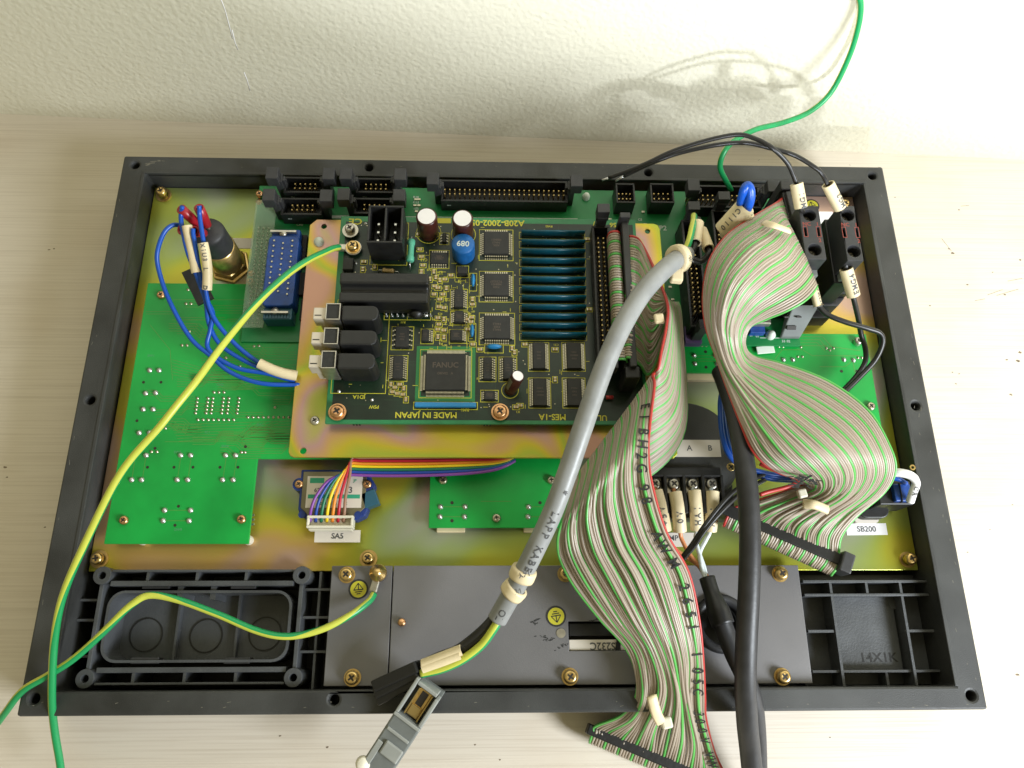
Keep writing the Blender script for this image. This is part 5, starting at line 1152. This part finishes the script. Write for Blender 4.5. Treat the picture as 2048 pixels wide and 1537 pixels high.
pbox(25, 31, -2.6, H - .6, 3.2, 4.4, 'thumb_step', 'plug_light', .6); pbox(27, L - 1, -H + .5, -3.2, 3.2, 3.9, 'side_rib', 'plug_light', .3)
pbox(1.5, 13.5, -2.6, 2.8, -2.9, .4, 'contact_cage', 'brass', .3); pbox(2.2, 8.2, -1.4, 1.6, .4, .7, 'contact_slot', 'dark_recess', .05); pbox(8.6, 13, -2.2, 2.4, .4, 1.2, 'contact_bridge', 'gold_pin', .3)
for s in (-1, 1): pbox(1.5, 13.6, s * 3.0 - .3 + .2, s * 3.0 + .3 + .2, -2.9, 1.6, 'contact_spring', 'gold_pin', .1)
MB().lathe(P(725, 1526, 34), [(0, 0), (2.6, 0), (2.9, .6), (2.9, 4.5), (2.2, 5.2), (0, 5.4)], 16, (.2, 0, 1)).build('lock_knob', 'nylon', hp)

# ---- black cables on the right
bk1 = thing('black_cable', 'thick black cable running straight down the front from behind the right ribbon', 'cable', P(1500, 1100, 40), 'thick black cables')
round_cable(bk1, [(1442, 742, 58), (1455, 775, 62), (1472, 830, 67), (1486, 905, 70), (1496, 990, 71), (1500, 1080, 70), (1498, 1180, 67), (1493, 1280, 62), (1491, 1360, 55), (1494, 1440, 44), (1500, 1500, 34), (1508, 1580, 24)], 4.3, 'cable_black', 26)
bk2 = thing('black_cable', 'tapered black cable coming out of the round grommet with orange and white cores', 'cable', P(1450, 1260, 34), 'thick black cables')
round_cable(bk2, [(1440, 1232, 46), (1452, 1268, 45), (1470, 1312, 45), (1492, 1358, 44), (1506, 1405, 38), (1512, 1455, 30), (1515, 1520, 20), (1516, 1590, 12)], 4.0, 'cable_black', 24)
MB().tube(SP([(1414, 1156, 43), (1422, 1182, 44), (1434, 1216, 45.5), (1446, 1250, 46)], 6), lambda t_: 3.4 + 1.5 * min(1, max(0, (t_ - .4) * 3)), 22).build('shrink_sleeve', 'shrink', bk2)
MB().tube(SP([(1442, 1240, 20), (1440, 1246, 30), (1446, 1255, 38), (1452, 1268, 43)], 6), 3.8, 18).build('sheath_tail', 'cable_black', bk2)

# ================================================================== earth wires
def wob(pts, amp=.28):
    a, b, c = (random.uniform(0, 6) for _ in range(3)); n = len(pts)
    return [p + Vector((math.sin(i * .21 + a), math.sin(i * .17 + b), .6 * math.sin(i * .26 + c))) * amp * min(1, i / 6, (n - 1 - i) / 6) for i, p in enumerate(pts)]
def earth_wire(t_, pts, r=1.6, off=((0, 0),), up=(0, 0, 1)):
    pts = wob(pts); N = len(pts)
    def turn(i):
        f = i / N; v = off[0][1]
        for (f0, v0), (f1, v1) in zip(off, off[1:]):
            if f >= f0: v = v0 + (v1 - v0) * min(1, (f - f0) / (f1 - f0))
        return -v * math.pi / 6
    return MB().tube(pts, r, 24, mi=lambda i, k: 1 if k < 10 else 0, up=up, twist=turn).build('insulation', ['wire_green', 'wire_yellow'], t_)
def lug(t_, p, d, r=3.4, z=0.5):
    d = Vector(d).normalized(); p = Vector(p)
    MB().ring(p, r, r * .55, 0, .8, 22).build('ring_lug', 'nickel', t_); MB().obox(p + d * (r + 2.0), d, (-d.y, d.x, 0), 2.6, 1.7, 1.1).build('crimp_barrel', 'nickel', t_, bevel=.5)
w1 = thing('earth_wire', 'green-yellow earth wire screwed to the main board, sweeping down past the left rim', 'wire', P(690, 495, 50), 'green-yellow earth wires')
p = P(707, 497, 49); screw(w1, p + Vector((0, 0, .8)), 2.7, 2.6, 'brass', washer=3.5); lug(w1, p, (-1, 0.03, 0), 3.9)
earth_wire(w1, SP([(678, 495, 52), (655, 502, 58), (620, 518, 66), (570, 554, 74), (510, 612, 80), (445, 688, 85), (385, 776, 88), (330, 840, 88), (265, 915, 85), (212, 1002, 80), (163, 1100, 72), (125, 1200, 62), (107, 1290, 52), (104, 1380, 42), (110, 1460, 30), (124, 1560, 18)], 12), 1.5, ((0, 7), (.22, 6.6), (.40, 2.8), (.66, 2.4), (.8, -.3), (1, -.6)))
w2 = thing('earth_wire', 'green-yellow earth wire from the grey cover screw across the left compartment', 'wire', P(745, 1180, 31), 'green-yellow earth wires')
p = P(757, 1147, 32); lug(w2, p, (-.25, -1, 0), 3.6); mb = MB().lathe(p, [(3.6, .8), (3.9, 1.4), (3.4, 3.4), (2.0, 4.0), (1.9, 5.0), (0, 5.2)], 20); mb.build('screw', 'brass', w2)
earth_wire(w2, SP([(748, 1188, 33), (738, 1204, 35), (700, 1232, 38), (640, 1260, 40), (575, 1272, 41), (510, 1262, 42), (430, 1228, 44), (360, 1200, 46), (300, 1190, 48), (265, 1210, 48), (215, 1258, 47), (150, 1314, 45), (95, 1352, 43), (45, 1384, 40), (10, 1425, 32), (-25, 1470, 20)], 10), 1.45, ((0, 0), (.1, .2), (.25, 6.0), (.45, 6.0), (.58, 3.0), (.7, .2), (1, 0)))
w3 = thing('earth_wire', 'green-yellow earth wire rising from the back headers up along the wall', 'wire', P(1450, 375, 40), 'green-yellow earth wires')
earth_wire(w3, spline([P(1462, 380, 44), P(1450, 360, 54), P(1441, 333, 64), PY(1452, 300, 118), PY(1475, 276, 126), PY(1512, 259, 133), PY(1565, 247, 140), PY(1620, 223, 148), PY(1664, 182, 156), PY(1698, 115, 162), PY(1716, 52, 166), PY(1722, 6, 169), PY(1716, -14, 170)], 10), 1.35, ((0, 11.0), (.25, 10), (1, 8.6)), up=(1, 0, 0))

# ================================================================== emergency stop wires
def thin_wire(t_, pp, r=1.05, m='wire_black', nm='insulation'): MB().tube(wob(SP(pp, 10), .22), r, 10).build(nm, m, t_)
m1 = thing('sleeved_wire', 'black wire with cream sleeve MG1 arching back over the rear rim', 'wire', P(1600, 400, 70), 'sleeved black wires')
thin_wire(m1, [(1606, 424, 77), (1602, 416, 80), (1597, 390, 83.3), (1593, 368, 86), (1587, 350, 89), (1574, 326, 94), (1545, 298, 99), (1512, 278, 98), (1480, 269, 97), (1430, 278, 93), (1350, 302, 84), (1290, 328, 74), (1218, 356, 62)])
a, b = P(1593, 368, 86), P(1602, 416, 80); sleeve(m1, [a.lerp(b, i / 5) for i in range(6)], 2.9, 'MG1', 3.6, off=.18)
MB().tube([P(1222, 354.5, 62.4), P(1204, 361, 61)], .5, 8).build('bare_end', 'solder', m1)
m2 = thing('sleeved_wire', 'black wire with cream sleeve MG2 leading to the outer contact block', 'wire', P(1670, 405, 70), 'sleeved black wires')
thin_wire(m2, [(1684, 424, 76), (1680, 417, 78), (1668, 393, 82), (1656, 369, 86), (1646, 352, 88), (1630, 336, 90), (1590, 311, 91), (1540, 296, 92), (1490, 287, 91), (1430, 291, 88), (1360, 305, 80), (1310, 324, 74), (1248, 352, 64)])
a, b = P(1656, 369, 86), P(1680, 417, 78); sleeve(m2, [a.lerp(b, i / 5) for i in range(6)], 2.9, 'MG2', 3.6, off=.18)
MB().tube([P(1250, 351, 64), P(1231, 363, 61)], .5, 8).build('bare_end', 'solder', m2)
m4 = thing('sleeved_wire', 'black wire with cream sleeve EMG4 looping down over the green board', 'wire', P(1700, 560, 50), 'sleeved black wires')
a, b = P(1692, 538, 70), P(1707, 592, 62); sleeve(m4, [a.lerp(b, i / 5) for i in range(6)], 3.0, 'EMG4', 3.8, off=.05)
thin_wire(m4, [(1690, 530, 71), (1692, 538, 70), (1707, 592, 62), (1714, 630, 53), (1722, 668, 45), (1731, 696, 42), (1729, 724, 40), (1708, 758, 38), (1680, 790, 38), (1650, 822, 40)], 1.25)
m3 = thing('sleeved_wire', 'black wire with short cream sleeve leaving the right ribbon hump', 'wire', P(1630, 600, 60), 'sleeved black wires')
a, b = P(1626, 572, 62), P(1636, 612, 58); sleeve(m3, [a.lerp(b, i / 5) for i in range(6)], 2.7, 'EMG3', 3.4, off=.1, flat=.7)
thin_wire(m3, [(1626, 580, 62), (1634, 604, 58), (1650, 626, 56), (1690, 644, 55), (1735, 658, 54), (1760, 668, 52), (1764, 690, 49), (1750, 722, 45), (1718, 756, 42), (1690, 784, 41), (1655, 822, 42)], 1.25)
# thin black pair running to the front
for k, lab in enumerate(('upper of two thin black wires slanting under the thick black cable', 'lower of two thin black wires slanting under the thick black cable')):
    pw_ = thing('thin_wire', lab, 'wire', P(1440, 1020, 45), 'thin black slanting wires'); thin_wire(pw_, [(1530, 948 + 12 * k, 50), (1490, 968 + 14 * k, 52), (1455, 996 + 16 * k, 54), (1410, 1050 + 10 * k, 54), (1385, 1088 + 8 * k, 52), (1362, 1118 + 8 * k, 50)], 1.0)

# ================================================================== blue wires
def bw(label, pp, r=1.05): t_ = thing('blue_wire', label, 'wire', P(*pp[0]), 'blue wires'); thin_wire(t_, pp, r, 'wire_blue'); return t_
b1_ = bw('blue wire making the wide left loop from the key switch', [(364, 450, 66), (345, 452, 68), (326, 468, 68), (316, 500, 66), (317, 535, 62), (328, 580, 57), (352, 628, 52), (385, 680, 48), (420, 712, 46), (460, 745, 45), (520, 766, 44), (600, 770, 40)])
b2_ = bw('blue wire from the far left crimp inside the blank cream sleeve', [(364, 414, 76), (362, 430, 72), (366, 460, 70), (376, 510, 66), (396, 560, 60), (412, 600, 55), (418, 650, 50), (440, 690, 46), (490, 722, 44), (540, 742, 43), (610, 766, 38)])
b3_ = bw('blue wire from the upper right crimp inside the lettered cream sleeve', [(398, 412, 77), (400, 432, 74), (406, 480, 70), (411, 540, 64), (413, 585, 58), (430, 640, 52), (470, 690, 47), (520, 727, 45), (560, 748, 42), (610, 770, 38)])
b4_ = bw('blue wire from the lower crimp behind the sleeves', [(386, 458, 72), (388, 480, 70), (396, 530, 64), (410, 590, 56), (425, 625, 52), (420, 660, 50), (418, 700, 47), (470, 735, 45), (540, 748, 43), (615, 772, 38)])
a, b = P(374, 452, 71), P(393, 546, 62); sleeve(b2_, [a.lerp(b, i / 6) for i in range(7)], 2.3)
a, b = P(406, 486, 71), P(414, 580, 60); sleeve(b3_, [a.lerp(b, i / 6) + Vector((math.sin(i / 6 * 3.14) * 1.0, 0, 0)) for i in range(7)], 2.2, 'X1U3 L   D', 2.9, down=True)
a, b = P(518, 727, 47), P(594, 752, 43); sleeve(b4_, [a.lerp(b, i / 6) + Vector((0, -math.sin(i / 6 * 3.14) * 1.0, 0)) for i in range(7)], 2.4)
for (px, py, z), o_ in zip(tips, (b2_, b3_, b4_, b1_)):
    tp = P(px, py, z); bt = Vector((kb.x + (tp.x - kb.x) * .42, kb.y + (tp.y - kb.y) * .42, 61)); d = (tp - bt).normalized(); Lc = (tp - bt).length
    MB().lathe(bt, [(1.4, 0), (2.1, .8), (2.3, Lc * .5), (2.3, Lc), (1.6, Lc + .1), (1.5, Lc - 2)], 16, d).build('crimp_boot', 'crimp_red', o_)
bb = bw('uppermost strand of the blue bundle bending right under the thick black cable', [(1446, 776, 50), (1440, 810, 54), (1443, 860, 55), (1456, 905, 54), (1480, 932, 52), (1530, 946, 50), (1580, 952, 48), (1620, 955, 46)], 1.2)
bb2 = bw('middle strand of the blue bundle bending right under the thick black cable', [(1450, 776, 49), (1445, 812, 52), (1449, 862, 53), (1464, 908, 52), (1490, 938, 50), (1535, 951, 49), (1580, 957, 47), (1620, 959, 46)], 1.2)
bb3 = bw('lowest strand of the blue bundle bending right under the thick black cable', [(1454, 776, 48), (1450, 815, 50), (1454, 866, 51), (1470, 914, 50), (1494, 945, 49), (1535, 956, 48), (1575, 960, 46), (1620, 962, 45)], 1.2)
for k, lab in enumerate(('upper thin red wire below the right ribbon fold', 'lower thin red wire below the right ribbon fold')):
    rw_ = thing('red_wire', lab, 'wire', P(1540, 960, 45), 'thin red wires'); thin_wire(rw_, [(1520, (928, 990)[k], 60), (1545, (938, 982)[k], 60), (1580, (952, 972)[k], 60), (1600, 962, 58)], .9, 'rb_red')
# white-sleeved wires on the push switch
t_ = thing('sleeved_wire', 'blue wire in white marker sleeves beside the push switch at the right rim', 'wire', P(1815, 960, 40))
pts = SP([(1780, 946, 52), (1800, 946, 54), (1822, 952, 54), (1832, 966, 52), (1826, 985, 50), (1820, 1004, 47)], 8); n_ = len(pts)
sleeve(t_, pts[:int(n_ * .52)], 1.9, m='label_bright'); sleeve(t_, pts[int(n_ * .50):], 1.8, 'CR', 3.0, m='label_bright', down=True); MB().tube(SP([(1785, 956, 48), (1800, 960, 48), (1812, 968, 46)], 5), 1.1, 10).build('insulation', 'wire_blue', t_)
# blue loop with cream sleeves behind the hump
t_ = thing('sleeved_wire', 'blue wire loop sticking up out of cream marker sleeves behind the hump', 'wire', P(1470, 440, 60))
MB().tube(SP([(1478, 440, 80), (1481, 412, 88), (1487, 384, 97), (1495, 372, 99), (1501, 382, 98), (1500, 402, 94), (1492, 425, 86)], 8), 2.0, 14).build('insulation', 'wire_blue', t_)
a, b = P(1492, 412, 88), P(1446, 462, 76); sleeve(t_, [a.lerp(b, i / 5) for i in range(6)], 4.4, 'C1110', 3.4, down=True, n=18)
a, b = P(1497, 424, 86), P(1450, 476, 73); sleeve(t_, [a.lerp(b, i / 5) for i in range(6)], 3.2, n=16)
a, b = P(1478, 446, 80), P(1448, 475, 72); MB().obox((a + b) / 2 + Vector((0, 0, 2)), b - a, (.7, .7, 0), (b - a).length / 2, 1.6, .3).build('white_tag', 'label_bright', t_)
MB().ring(P(1499, 434, 84), 1.5, .8, 0, 1, 14).build('eyelet', 'translucent_white', t_)
